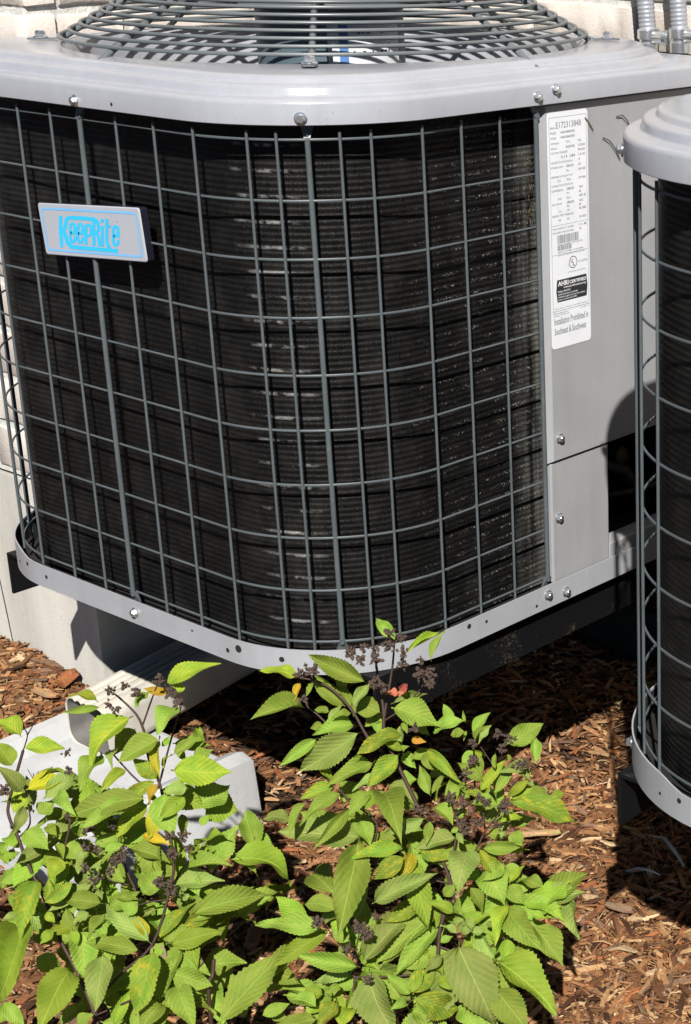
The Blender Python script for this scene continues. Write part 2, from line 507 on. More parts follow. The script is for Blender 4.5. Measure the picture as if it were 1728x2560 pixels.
# ------------------------------------------------------------------ setting: ground
GZ = -0.445
gm = MB()
def ground_h(x, y):
    t = max(0.0, min(1.0, (-0.45 - x) / 0.6))
    return GZ - 0.012 + 0.006 * math.sin(x * 7.3 + 1.1) * math.cos(y * 6.1) + 0.004 * math.sin(x * 19 + y * 13) + 0.1 * t * t * (3 - 2 * t)
gs = [-300, -60, -15, -5] + [-3 + 0.04 * i for i in range(150)] + [3, 5, 15, 60, 300]
n = len(gs)
gm.add([(x, y, ground_h(x, y) if abs(x) < 4 and abs(y) < 4 else GZ - 0.02) for y in gs for x in gs],
       [(j * n + i, j * n + i + 1, (j + 1) * n + i + 1, (j + 1) * n + i) for j in range(n - 1) for i in range(n - 1)])
ground = gm.build('ground', MAT['soil'], smooth=60)
tag(ground, kind='structure')

# ------------------------------------------------------------------ setting: brick house wall with a corner
X1, Y1, Y2 = -0.828, 0.22, 1.02
SEAM = -0.030
wall = empty('house_wall', (X1, Y1, GZ))
tag(wall, 'pale brick house wall with white mortar on a cream concrete foundation', 'wall')
wl = -Vector((X1, Y1, GZ))
fm = MB()
# one L-stepped foundation: front face, return face, rear face
def lstep(mb, off, z0, z1):
    xl, xr, yb = -6.0, 6.0, 3.0
    a = [(xl, Y1 + off), (X1 - off, Y1 + off), (X1 - off, Y2 + off), (xr, Y2 + off), (xr, yb), (xl, yb)]
    mb.loft([[(p[0], p[1], z0) for p in a], [(p[0], p[1], z1) for p in a]], True, True, True)
lstep(fm, 0.0, GZ - 0.3, SEAM - 0.004)
foundation = fm.build('foundation', MAT['foundation'], wall, loc=wl)
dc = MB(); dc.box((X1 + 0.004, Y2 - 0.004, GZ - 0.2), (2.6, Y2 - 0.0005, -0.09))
dc.build('damp_proof_coat', MAT['tar'], wall, loc=wl)  # added near-black band, paints the shade onto the rear foundation
mm = MB(); lstep(mm, 0.0045, SEAM + 0.002, 3.2)
mm.build('mortar', MAT['mortar'], wall, loc=wl)
cm = MB(); cm.tube([(-1.115, Y1, -0.13), (-1.106, Y1 - 0.0003, -0.18), (-1.098, Y1, -0.232), (-1.091, Y1 - 0.0003, -0.28), (-1.083, Y1, -0.35)], 0.0012, 5)
cm.build('crack', MAT['dark'], wall, loc=wl)
CH, BL_, MJ = 0.0798, 0.235, 0.0115
def brick_mesh(L, H, D, seed):
    r = random.Random(seed)
    bm = bmesh.new()
    bmesh.ops.create_cube(bm, size=1.0)
    bmesh.ops.scale(bm, vec=(L, D, H), verts=bm.verts)
    bmesh.ops.subdivide_edges(bm, edges=[e for e in bm.edges if abs(e.verts[0].co.x - e.verts[1].co.x) > L * 0.5], cuts=7)
    bmesh.ops.bevel(bm, geom=[e for e in bm.edges if e.is_boundary or e.calc_face_angle(0) > 1.2], offset=0.0035, segments=1, affect='EDGES')
    for v in bm.verts:
        v.co.x += r.uniform(-1, 1) * 0.0012; v.co.z += r.uniform(-1, 1) * 0.0016; v.co.y += r.uniform(-1, 1) * 0.0008
    me = bpy.data.meshes.new('brick'); bm.to_mesh(me); bm.free()
    for p in me.polygons: p.use_smooth = True
    me.set_sharp_from_angle(angle=math.radians(50))
    me.materials.append(MAT['brick'])
    return me
full = [brick_mesh(BL_ - MJ, CH - MJ, 0.05, i) for i in range(5)]
half = [brick_mesh(BL_ / 2 - MJ, CH - MJ, 0.05, 50 + i) for i in range(3)]
rest = MB()
def lay(x, y, z, axis, is_half):
    """x, y: brick centre on the wall face; axis 0 runs along X facing -Y, 1 runs along Y facing +X"""
    me = rnd.choice(half if is_half else full)
    z += rnd.uniform(-0.0012, 0.0012)
    j = rnd.uniform(-0.0015, 0.0015)
    L = (BL_ / 2 if is_half else BL_) - MJ
    loc = (x, y + 0.025 - 0.0005 + j, z) if axis == 0 else (x - 0.025 + 0.0005 + j, y, z)
    near = z < 0.98 and ((axis == 0 and y < 0.6 and x > -2.2) or axis == 1 or (axis == 0 and y > 0.6 and x < 1.6 and z > 0.1))
    if near:
        o = put('brick', me, None, wall, Vector(loc) + wl)
        o.rotation_euler = (0, rnd.uniform(-.004, .004), 0 if axis == 0 else PI / 2)
    else:
        hx, hy = (L / 2, 0.025) if axis == 0 else (0.025, L / 2)
        hz = (CH - MJ) / 2
        rest.box((loc[0] - hx, loc[1] - hy, loc[2] - hz), (loc[0] + hx, loc[1] + hy, loc[2] + hz))
c0 = 0
zc = SEAM + CH / 2 + 0.004
row = 0
while zc < 2.4:
    odd = row % 2
    # front face: from the corner leftwards
    x = X1 + 0.002
    first = True
    while x > -4.0:
        L = BL_ / 2 if (first and odd) else BL_
        if first:
            lay(x - (L - MJ) / 2, Y1, zc, 0, L < 0.2)
            x -= L
        else:
            lay(x - (L - MJ) / 2, Y1, zc, 0, False); x -= L
        first = False
    # return face: from the corner back
    y = Y1 + (0.055 if True else 0)
    first = True
    while y < Y2 - 0.14:
        L = BL_ / 2 if (first and not odd) else BL_
        if y + L > Y2 - 0.02: break
        lay(X1, y + (L - MJ) / 2, zc, 1, L < 0.2); y += L
        first = False
    # rear face
    x = X1 + 0.012 + (BL_ / 2 if odd else 0) - 0.02
    if odd: lay(x - BL_ / 4 - MJ / 2 + 0.006, Y2, zc, 0, True)
    while x < 4.0:
        lay(x + (BL_ - MJ) / 2, Y2, zc, 0, False); x += BL_
    zc += CH
    row += 1
ro = rest.build('bricks_beyond', MAT['brick'], wall, loc=wl)
ro['kind'] = 'stuff'

# ------------------------------------------------------------------ condenser unit
W = 0.764
R0 = 0.185
def arc(cx, cy_, r, a0, a1, n):
    return [(cx + r * math.cos(math.radians(a0 + (a1 - a0) * i / n)), cy_ + r * math.sin(math.radians(a0 + (a1 - a0) * i / n))) for i in range(n + 1)]
def footprint(o, rb=0.06, n=14, rr=R0):
    """closed outline, offset o outwards; rb is the square back right corner"""
    p = arc(-rr, rr, rr + o, -90, 0, n)
    p += arc(-rb, W - rb, max(rb + o, 0.004), 0, 90, n)
    p += arc(-W + rr, W - rr, rr + o, 90, 180, n)
    p += arc(-W + rr, rr, rr + o, 180, 270, n)
    return p
def coil_path(o, y_start, n):
    q = -0.018 + (o + 0.026)
    p = [(o, y_start), (o, 0.30), (o, 0.24)] + arc(-R0, R0, R0 + o, 0, -90, n) + [(-0.25, -o), (-0.36, -o), (-0.48, -o * .7 - q * .3)]
    p += arc(-W + R0, R0, R0 + q, 270, 180, n) + [(-W - q, 0.3), (-W - q, 0.42), (-W - q, 0.5)]
    p += arc(-W + R0, W - R0, R0 + q, 180, 90, 8) + [(-0.3, W + q), (-0.12, W + q)]
    return p
def cage_path(o, y_start=0.362, n=18):
    p = [(o, y_start), (o, 0.30), (o, 0.24)] + arc(-R0, R0, R0 + o, 0, -90, n) + [(-0.25, -o), (-0.32, -o), (-0.40, -o), (-0.48, -o), (-0.54, -o)]
    p += arc(-W + R0, R0, R0 + o, 270, 180, n) + [(-W - o, 0.3), (-W - o, 0.42), (-W - o, 0.5)]
    p += arc(-W + R0, W - R0, R0 + o, 180, 90, 8) + [(-0.3, W + o), (-0.12, W + o)]
    return p
def circle(cx, cy_, r, z, n):
    return [(cx + r * math.cos(2 * PI * i / n), cy_ + r * math.sin(2 * PI * i / n), z) for i in range(n)]
CX, CY = -0.385, 0.388
unit = empty('air_conditioner', (-W / 2, W / 2, -0.036))
UL = -Vector((-W / 2, W / 2, -0.036))
def U(mb, name, mat, smooth=None):
    return mb.build(name, MAT[mat], unit, smooth, UL)

# base pan: rim with thickness, floor
pm = MB()
fp = footprint(0.013, n=20)
def rim_top(x, y):
    t = max(0.0, min(1.0, (-0.60 - x) / 0.05))
    t = t * t * (3 - 2 * t)
    return -0.006 + 0.010 * t * (1 if y < 0.5 else 0)
def rim_bot(x, y):
    return -0.038
outer0 = [(x, y, rim_bot(x, y)) for x, y in fp]
outer1 = [(x, y, rim_top(x, y)) for x, y in fp]
fi = footprint(0.0112, n=20)
inner1 = [(x, y, rim_top(x, y)) for x, y in fi]
inner0 = [(x, y, -0.030) for x, y in fi]
pm.loft([outer0, outer1, inner1, inner0], True, True, True)
U(pm, 'base_pan', 'pan', 35)
pf = MB(); pf.loft([[(x, y, -0.0295) for x, y in footprint(0.011, n=20)], [(x, y, -0.0275) for x, y in footprint(0.009, n=20)]], True, True, True)
U(pf, 'pan_floor', 'dark')
pl_ = MB(); pl_.loft([[(x, y, -0.0274) for x, y in footprint(0.0100, n=20)], [(x, y, rim_top(x, y) - 0.0022) for x, y in footprint(0.0106, n=20)]], True)
U(pl_, 'pan_lining', 'dark')  # added dark sheet standing in for shade and debris inside the rim
# punched holes in the rim
def foot_at(px_t, o):
    pass
holes = [(-0.612, -0.010, -0.014, .0030), (-0.642, 0.002, -0.020, .0018), (-0.565, -0.0135, -0.021, .0028), (-0.253, -0.0135, -0.016, .0016), (-0.185, -0.0133, -0.024, .0030),
         (-0.165, -0.0128, -0.017, .0050), (0.0133, 0.205, -0.014, .0034), (0.0133, 0.236, -0.018, .0022), (0.0133, 0.330, -0.028, .0022), (-0.105, 0.0052, -0.020, .0035)]
for hx, hy, hz, hr in holes:
    if hy < 0.1:
        hh = MB()
        cxn = min(max(hx, -W + R0), -R0); nx = hx - cxn; ny = hy - R0 if hy < R0 else 0
        d = Vector((nx, ny, 0)).normalized()
        c = Vector((cxn, R0, 0)) + d * (R0 + 0.0128)
    else:
        hh = MB(); d = Vector((1, 0, 0)); c = Vector((0.0128, hy, 0))
    c.z = hz
    hh.lathe([(hr, 0), (hr, 0.0006), (hr * 0.6, 0.0007)], c, 10, d)
    U(hh, 'rim_hole', 'dark')

# coil: ribbed dark block behind the guard
cm = MB()
cp_ = coil_path(-0.026, 0.40, 16)
per = 0.0072
zs = []
z = -0.022
k = 0
while z < 0.612:
    zs.append((z, (0.0, -0.0003, -0.0013, -0.0007)[k % 4])); z += per / 4; k += 1
loops = []
base_p = {}
for off in (0.0, -0.0003, -0.0013, -0.0007):
    base_p[off] = coil_path(-0.026 + off, 0.40, 16)
for z, off in zs:
    loops.append([(x, y, z) for x, y in base_p[off]])
cm.loft(loops, False)
U(cm, 'coil', 'coil', 70)
em = MB()   # end plate of the coil by the service panel
em.box((-0.090, 0.396, -0.03), (-0.032, 0.400, 0.612))
U(em, 'coil_end_plate', 'panel')

# wire guard: every wire is a piece of its own
guard_m = MB()
hr_, vr_, pr_ = 0.0015, 0.0018, 0.0032
NROW = 10
hp = cage_path(0.0, 0.362)
guard_m.tube([(x, y, 0.600) for x, y in hp], hr_, 6)
guard = U(guard_m, 'wire_guard', 'wire', 60)
hw = MB(); hw.tube([(x, y, 0.0) for x, y in hp], hr_, 6)
hme = hw.mesh('wire', 60); hme.materials.append(MAT['wire'])
for i in range(1, NROW):
    put('wire', hme, None, guard, (0, 0, 0.6 - 0.6 * i / (NROW - 1) + rnd.uniform(-.0006, .0006)), (rnd.uniform(-.001, .001), rnd.uniform(-.0006, .0006), 0))
colsF = [(-0.172, 0), (-0.244, 0), (-0.314, 0), (-0.443, 0), (-0.511, 0), (-0.584, 0)]
corner = [(-0.107, 0.019), (-0.078, 0.035), (-0.030, 0.083), (-0.017, 0.115)]
side = [(0.0, 0.174), (0.0, 0.237), (0.0, 0.300)]
mir = lambda p: (-W - p[0], p[1])
thin = colsF + corner + side + [(-0.657, 0.019), (-0.697, 0.0435)] + [mir(p) for p in side] + [(-W, 0.43), (-W, 0.50), (-W, 0.57), (-0.64, W), (-0.57, W), (-0.5, W), (-0.43, W), (-0.3, W), (-0.2, W)]
vm = MB(); vm.tube([(0, 0, -0.010), (0, 0, 0.3), (0, 0, 0.609)], vr_, 7)
vme = vm.mesh('wire', 60); vme.materials.append(MAT['wire'])
def outward(p):
    x, y = p
    if y == 0: return Vector((0, -1, 0))
    if x == 0: return Vector((1, 0, 0))
    if x == -W: return Vector((-1, 0, 0))
    if y == W: return Vector((0, 1, 0))
    cx_ = -R0 if x > -W / 2 else -W + R0
    return Vector((x - cx_, y - R0, 0)).normalized()
for p in thin:
    d = outward(p)
    put('wire', vme, None, guard, (p[0] + d.x * 0.0034, p[1] + d.y * 0.0034, rnd.uniform(-.001, .001)), (rnd.uniform(-.0018, .0018), rnd.uniform(-.0018, .0018), 0))
# thick posts with flattened ends
def post_mesh():
    b = MB()
    b.tube([(0, 0, -0.004), (0, 0, 0.3), (0, 0, 0.608)], pr_, 10)
    for s, z0 in ((1, 0.606), (-1, -0.002)):
        b.loft([[(-.0034, -.0034, z0 - s * .004), (.0034, -.0034, z0 - s * .004), (.0034, .0034, z0 - s * .004), (-.0034, .0034, z0 - s * .004)],
                [(-.0075, .0030, z0 + s * .009), (.0075, .0030, z0 + s * .009), (.0075, .0050, z0 + s * .009), (-.0075, .0050, z0 + s * .009)],
                [(-.0075, .0036, z0 + s * .024), (.0075, .0036, z0 + s * .024), (.0075, .0056, z0 + s * .024), (-.0075, .0056, z0 + s * .024)]], True, True, True)
    m = b.mesh('post', 40); m.materials.append(MAT['wire'])
    return m
pme = post_mesh()
posts = [(-0.382, 0.0), (-0.057, 0.060), (0.0, 0.362), (-0.723, 0.0715), (-W, 0.36)]
for p in posts:
    d = outward(p)
    put('post', pme, None, guard, (p[0] + d.x * 0.0046, p[1] + d.y * 0.0046, 0), (0, 0, math.atan2(d.x, -d.y)))

# hex washer screws
def screw_mesh(r=0.0070):
    b = MB()
    b.lathe([(r, 0), (r * 1.02, 0.0008), (r * 0.9, 0.0016), (r * 0.68, 0.0018)], seg=18, cap0=True, cap1=True)
    b.lathe([(r * 0.70, 0.0016), (r * 0.72, 0.0022), (r * 0.72, 0.0050), (r * 0.62, 0.0058)], seg=6)
    b.lathe([(r * 0.45, 0.0057), (r * 0.40, 0.0062)], seg=10, cap0=False)
    m = b.mesh('screw', 30); m.materials.append(MAT['zinc'])
    return m
sme = screw_mesh()
def screw(p, d, s=1.0, parent=None):
    d = Vector(d).normalized()
    o = put('screw', sme, None, unit, Vector(p) + UL, d.to_track_quat('Z', 'Y').to_euler(), (s, s, s))
    o.rotation_euler.rotate_axis('Z', rnd.uniform(0, 1))
    return o
d45 = Vector((0.7, -0.714, 0)).normalized()
fr = Vector((-R0, R0, 0)); fl = Vector((-W + R0, R0, 0)); d45l = Vector((-0.723 + W - R0, 0.0715 - R0, 0)).normalized()
screw((-0.370, -0.0155, 0.624), (0, -1, 0)); screw(fr + d45 * (R0 + 0.0155) + Vector((0, 0, 0.6245)), d45)
screw((0.0155, 0.354, 0.628), (1, 0, 0)); screw((0.0155, 0.387, 0.634), (1, 0, 0)); screw(fl + d45l * (R0 + 0.0155) + Vector((0, 0, 0.6245)), d45l)
screw((-0.370, -0.0131, -0.022), (0, -1, 0)); screw((0.0131, 0.352, -0.019), (1, 0, 0)); screw((0.0131, 0.388, -0.026), (1, 0, 0))
screw(fl + d45l * (R0 + 0.0131) + Vector((0, 0, -0.018)), d45l)
screw((0.0062, 0.390, 0.188), (1, 0, 0)); screw((0.0022, 0.389, 0.077), (1, 0, 0))

# lid: square skirt, two rounded steps, round throat for the fan
def fpz(o, z, rb=0.06, rr=R0): return [(x, y, z) for x, y in footprint(o, rb, 16, rr)]
def circ_match(r, z, cx=CX, cy_=CY):
    out = []
    for a0 in (-90, 0, 90, 180):
        for i in range(17):
            a = math.radians(a0 + 4 + 82 * i / 16)
            out.append((cx + r * math.cos(a), cy_ + r * math.sin(a), z))
    return out
def blend(A, B, t): return [tuple(a[k] * (1 - t) + b[k] * t for k in range(3)) for a, b in zip(A, B)]
lm_ = MB()
step_in = fpz(-0.028, 0.6668, 0.245)
thr = circ_match(0.343, 0.6690)
lm_.loft([fpz(0.0140, 0.6165), fpz(0.0155, 0.6175), fpz(0.0155, 0.6390), fpz(0.0147, 0.6418), fpz(0.0125, 0.6438), fpz(0.0095, 0.6446), fpz(0.0010, 0.6456, 0.12), fpz(-0.0012, 0.6464, 0.20),
          fpz(-0.0024, 0.6485, 0.22), fpz(-0.0032, 0.6540, 0.23), fpz(-0.0050, 0.6566, 0.235), fpz(-0.0085, 0.6578, 0.24), fpz(-0.0150, 0.6584, 0.245), fpz(-0.0166, 0.6596, 0.245), fpz(-0.0176, 0.6635, 0.245), fpz(-0.0200, 0.6656, 0.245), step_in,
          blend(step_in, thr, 0.6), thr, circ_match(0.337, 0.6685), circ_match(0.332, 0.663), circ_match(0.328, 0.650), circ_match(0.322, 0.62), circ_match(0.312, 0.57), circ_match(0.306, 0.50)], True)
lm_.loft([fpz(0.0140, 0.6165), fpz(0.010, 0.6175), fpz(-0.045, 0.6180)], True)
lid = U(lm_, 'lid', 'lid', 42)
lidhole = MB(); lidhole.lathe([(0.0022, 0), (0.0022, 0.0005)], (-0.30, -0.0152, 0.625), 8, (0, -1, 0))
U(lidhole, 'lid_hole', 'dark')

# fan guard: rings on rods, solid cap, bolted at the corners
ringr = [0.340 - 0.0134 * i for i in range(7)] + [0.246, 0.232, 0.218, 0.204, 0.190, 0.175, 0.160]
ringz = [0.6795 + 0.0079 * i for i in range(7)] + [0.7325, 0.7355, 0.738, 0.740, 0.7415, 0.7425, 0.743]
fg = MB()
fg.lathe([(0.120, 0.0), (0.144, 0.0), (0.146, 0.002), (0.143, 0.022), (0.132, 0.030), (0.07, 0.034), (0.0, 0.035)], (CX, CY, 0.7190), 64, cap1=False)
fan_guard = U(fg, 'fan_guard', 'guard', 35)
for r, z in zip(ringr, ringz):
    b = MB(); b.tube(circle(CX, CY, r, z, 88), 0.00235, 8, closed=True)
    b.build('ring', MAT['guard'], fan_guard, 60)
AZ0 = -45
for k in range(8):
    a = math.radians(AZ0 + 45 * k)
    u = Vector((math.cos(a), math.sin(a), 0))
    cc = Vector((CX, CY, 0))
    b = MB()
    end = 0.372 if k % 2 else 0.346
    slope = (ringz[6] - ringz[0]) / (ringr[0] - ringr[6])
    zz = lambda r: ringz[0] + (ringr[0] - r) * slope - 0.0062
    b.tube([cc + u * 0.135 + Vector((0, 0, zz(0.237))), cc + u * 0.21 + Vector((0, 0, zz(0.243))), cc + u * 0.25 + Vector((0, 0, zz(0.25))), cc + u * 0.30 + Vector((0, 0, zz(0.30))), cc + u * end + Vector((0, 0, zz(end)))], 0.0040, 10)
    if k % 2 == 0:
        s_ = Vector((-u.y, u.x, 0))
        q = lambda r, w, z: [cc + u * r - s_ * w + Vector((0, 0, z)), cc + u * r + s_ * w + Vector((0, 0, z)), cc + u * r + s_ * w + Vector((0, 0, z + .002)), cc + u * r - s_ * w + Vector((0, 0, z + .002))]
        b.loft([q(0.340, 0.004, zz(0.340)), q(0.352, 0.007, 0.6700), q(0.380, 0.009, 0.6700), q(0.386, 0.006, 0.6700)], True, True, True)
    b.build('rod', MAT['guard'], fan_guard, 40)
    if k % 2 == 0:
        o = put('screw', sme, None, fan_guard, tuple(cc + u * 0.370 + Vector((0, 0, 0.6723))), (0, 0, k), (1.35, 1.35, 1.5))
# motor hanging from the cap, with its label; fan below
mo = MB()
mo.lathe([(0.030, 0.722), (0.088, 0.720), (0.0965, 0.714), (0.0965, 0.60), (0.09, 0.575), (0.02, 0.565)], (CX, CY, 0), 40)
motor = U(mo, 'motor', 'motor', 35)
ml = MB()
def cyl_patch(mb, a0, a1, z0, z1, r):
    n_ = 12
    lo = [(CX + r * math.cos(a0 + (a1 - a0) * i / n_), CY + r * math.sin(a0 + (a1 - a0) * i / n_), z0) for i in range(n_ + 1)]
    hi = [(p[0], p[1], z1) for p in lo]
    mb.loft([lo, hi], False)
acam = math.atan2(-1.213 - CY, 1.4545 - CX)
cyl_patch(ml, acam - 0.05, acam + 1.1, 0.625, 0.698, 0.0969)
put('motor_label', ml.mesh('motor_label', 60), MAT['paper'], motor)
ml = MB(); cyl_patch(ml, acam + 0.10, acam + 0.22, 0.625, 0.698, 0.0972)
put('label_stripe', ml.mesh('label_stripe', 60), MAT['motorblue'], motor)
ml = MB()
for i in range(9):
    a = acam + 0.28 + 0.07 * i
    for z_ in (0.684, 0.676, 0.668, 0.660):
        if rnd.random() < 0.65: cyl_patch(ml, a, a + rnd.uniform(.02, .055), z_, z_ + 0.0024, 0.0972)
put('label_print', ml.mesh('label_print', 60), MAT['ink'], motor)
for k in range(3):
    b = MB()
    pts = []
    for i in range(7):
        a = math.radians(120 * k + 12 * i)
        pts.append([(CX + r * math.cos(a), CY + r * math.sin(a), 0.56 - 0.008 * i + 0.012 * (r / 0.29)) for r in (0.05, 0.13, 0.21, 0.29)])
    b.loft(pts, False)
    U(b, 'fan_blade', 'guard', 60)

# service panel side
def plate(name, y0, y1, z0, z1, x0, x1, mat, bev=0.004):
    b = MB()
    q = lambda x, i: [(x, y0 + i, z0 + i * .3), (x, y1 - i, z0 + i * .3), (x, y1 - i, z1 - i * .3), (x, y0 + i, z1 - i * .3)]
    b.loft([q(x0, 0), q(x1 - bev * .6, 0), q(x1, bev)], True, True, True)
    return U(b, name, mat, 20)
plate('service_panel', 0.3705, 0.735, 0.1565, 0.6160, -0.003, 0.006, 'panel', 0.008)
plate('side_panel', 0.3755, 0.4930, -0.012, 0.1545, -0.005, 0.002, 'panel', 0.003)
plate('rear_post', 0.715, 0.760, -0.012, 0.6160, -0.040, 0.001, 'panel', 0.004)
plate('sill_strip', 0.4935, 0.7145, -0.028, 0.008, -0.028, 0.000, 'panel', 0.003)
rc = MB()
rc.box((-0.26, 0.41, -0.029), (-0.255, 0.745, 0.155)); rc.box((-0.26, 0.740, -0.029), (-0.045, 0.745, 0.60)); rc.box((-0.26, 0.405, -0.029), (-0.0905, 0.410, 0.60)); rc.box((-0.26, 0.41, 0.160), (-0.045, 0.74, 0.166))
U(rc, 'recess', 'recess')
va = MB()
for yy, zz_ in ((0.60, 0.015), (0.67, 0.06)):
    va.lathe([(0.010, 0), (0.010, 0.05), (0.016, 0.052), (0.016, 0.07), (0.008, 0.075)], (-0.19, yy, zz_), 10, (1, 0, 0.1))
    va.tube([(-0.13, yy, zz_), (-0.16, yy + .02, zz_ - 0.02), (-0.17, yy + .06, zz_ - 0.06)], 0.007, 8)
U(va, 'service_valve', 'brass', 40)
cu_ = MB()
cu_.tube([(-0.10, 0.70, -0.02), (-0.11, 0.66, 0.05), (-0.13, 0.60, 0.075), (-0.16, 0.56, 0.06), (-0.20, 0.54, 0.02)], 0.010, 10)
cu_.tube([(-0.07, 0.735, 0.03), (-0.09, 0.66, 0.022), (-0.14, 0.58, 0.018), (-0.2, 0.52, 0.0)], 0.005, 8)
U(cu_, 'refrigerant_line', 'recess', 50)

# rating label on the service panel
LX = 0.0066
def lab_box(mb, y0, y1, z0, z1, x0, x1): mb.box((x0, y0, z0), (x1, y1, z1))
lb = MB()
rp = []
ly0, ly1, lz0, lz1, rd = 0.3795, 0.4550, 0.308, 0.605, 0.005
for cx_, cz_, a0 in ((ly1 - rd, lz1 - rd, 0), (ly0 + rd, lz1 - rd, 90), (ly0 + rd, lz0 + rd, 180), (ly1 - rd, lz0 + rd, 270)):
    for i in range(5):
        a = math.radians(a0 + 22.5 * i); rp.append((cx_ + rd * math.cos(a), cz_ + rd * math.sin(a)))
lb.loft([[(0.0061, y, z) for y, z in rp], [(LX, y, z) for y, z in rp]], True, True, True)
label = U(lb, 'rating_label', 'paper')
def print_text(s, y, z, h, w=None, mat='ink', lift=0.00025, bold=0.0):
    me = text_mesh(s, w, h, bold)
    for v in me.vertices:
        v.co = Vector((LX + lift, y + v.co.x, z + v.co.y))
    return put('lettering', me, MAT[mat], label)
def print_box(name, y0, y1, z0, z1, mat, lift=0.00015):
    b = MB(); b.box((LX - 0.0001, y0, z0), (LX + lift, y1, z1))
    return b.build(name, MAT[mat], label)
S_ = lambda f: lz1 - f * (lz1 - lz0)
fr_ = MB()
for y0, y1, z0, z1 in ((0.3828, 0.4522, 0.5985, 0.5989), (0.3828, 0.3832, 0.352, 0.5985), (0.4518, 0.4522, 0.352, 0.5985), (0.3828, 0.4522, 0.4655, 0.4658), (0.3828, 0.4522, 0.4285, 0.4288), (0.3828, 0.4522, 0.3565, 0.3570)):
    fr_.box((LX - .0001, y0, z0), (LX + .00018, y1, z1))
fr_.build('frame_lines', MAT['greyink'], label)
print_text('SERIAL', 0.3845, 0.5850, 0.0025, 0.0095, 'greyink')
print_text('E172313848', 0.3955, 0.5852, 0.0078, 0.0465, 'greyink')
rows = [
 ('PROD', 'N4A318AKF201', '', 0.5785), ('MODEL', 'N4A318AKF201', '', 0.5725), ('METERING', 'TXV', 'NA', 0.5660), ('DEVICE', 'INDOOR', 'OUTDOOR', 0.5600),
 ('FACTORY CHARGED', '', 'R410A', 0.5545), ('', '5.15  LBS', '2.33  KG', 0.5485), ('INDOOR TXV SUB COOLING', '', '13', 0.5425), ('POWER SUPPLY', '208-230', '60', 0.5365),
 ('1', 'PH', '60 HZ', 0.5305), ('PERMISSIBLE VOLTAGE AT UNIT', '', '', 0.5250), ('253', 'MAX', '197 MIN', 0.5195), ('SUITABLE FOR OUTDOOR USE', '', '', 0.5140), ('COMPRESSOR', '208/230', 'VAC', 0.5080),
 ('1', 'PH', '60', 0.5025), ('9.00', 'RLA', '47.5', 0.4970), ('FAN MOTOR', '208/230', 'VAC', 0.4910), ('1', 'PH', '60', 0.4862), ('1/12', 'HP', '0.50', 0.4812), ('DESIGN TEST PRESSURE', '', '', 0.4765)]
def rowtext(a, b, c, z, h=0.0030):
    if a: print_text(a, 0.3850 if len(a) > 4 or not a[0].isdigit() else 0.3960, z, h * 0.8 if len(a) > 4 else h, None if len(a) < 16 else 0.040, 'greyink')
    if b: print_text(b, 0.4040 if len(b) > 7 else 0.4130, z, h, 0.026 if len(b) > 7 else None, 'ink' if len(b) > 3 else 'greyink')
    if c: print_text(c, 0.4360, z, h, 0.013 if len(c) > 3 else None, 'ink')
for a, b, c, z in rows: rowtext(a, b, c, z)
for a, b, c, z in (('450', 'PSI', '3102', 0.4705), ('MIN CIRCUIT AMPS', '', '11.8', 0.4605), ('MAX FUSE  MAX CKT BKR', '', '20', 0.4555)):
    rowtext(a, b, c, z, 0.0027)
for y0, n_, z0, z1 in ((0.3940, 26, 0.4425, 0.4530), (0.3940, 18, 0.4325 + 0.001, 0.4400)):
    b = MB(); y = y0
    for i in range(n_):
        w_ = rnd.choice((0.0005, 0.0009, 0.0013)); b.box((LX - .0001, y, z0), (LX + .00018, y + w_, z1)); y += w_ + rnd.choice((0.0005, 0.0008, 0.0011))
    b.build('barcode', MAT['greyink'], label)
print_text('PROD NUMBER  N4A318AKF201', 0.3940, 0.4402, 0.0017, 0.048, 'greyink')
print_text('SERIAL NUMBER  E172313848', 0.3940, 0.4305, 0.0019, 0.048, 'greyink')
print_text('DATE OF MANUFACTURE  JUN 2017', 0.3940, 0.4268, 0.0019, 0.052, 'greyink')
# listing mark: ring with two letters
b = MB(); b.loft([[(LX + .0002, 0.4225 + r * math.cos(2 * PI * i / 28), 0.4155 + r * math.sin(2 * PI * i / 28)) for i in range(28)] for r in (0.0078, 0.0069)], True)
b.build('listing_ring', MAT['ink'], label)
print_text('U', 0.4180, 0.4150, 0.0050, 0.0036, 'ink', bold=.02); print_text('L', 0.4220, 0.4110, 0.0050, 0.0036, 'ink', bold=.02)
print_text('C', 0.4120, 0.4110, 0.0024, None, 'greyink'); print_text('US LISTED', 0.4320, 0.4135, 0.0030, 0.0185, 'greyink')
print_text('CENTRAL COOLING AIR CONDITIONER', 0.4120, 0.4030, 0.0016, 0.034, 'greyink')
# black certified panel
b = MB()
pp = [(0.3915, 0.3965), (0.4475, 0.3965), (0.4495, 0.382), (0.4475, 0.3680), (0.3915, 0.3680), (0.3895, 0.382)]
b.loft([[(LX - .0001, y, z) for y, z in pp], [(LX + .0002, y, z) for y, z in pp]], True, True, True)
b.build('certified_panel', MAT['ink'], label)
print_text('AHRI', 0.3925, 0.3885, 0.0062, 0.020, 'whiteink', 0.0005, .03); print_text('CERTIFIED', 0.4140, 0.3890, 0.0042, 0.033, 'whiteink', 0.0005, .03)
print_text('www.ahridirectory.org', 0.4030, 0.3848, 0.0026, 0.043, 'whiteink', 0.0005, .02)
print_text('Unitary Small AC', 0.3920, 0.3802, 0.0028, 0.024, 'whiteink', 0.0005, .01)
for s_, w_, z_ in (('AHRI Standard 210/240', 0.038, 0.3765), ('Certification applies only when the complete', 0.052, 0.3733), ('system is listed with AHRI', 0.036, 0.3700)):
    print_text(s_, 0.3920, z_, 0.0021, w_, 'whiteink', 0.0005, .01)
print_text('This product is listed to the safety standard', 0.3850, 0.3592, 0.0017, 0.064, 'greyink')
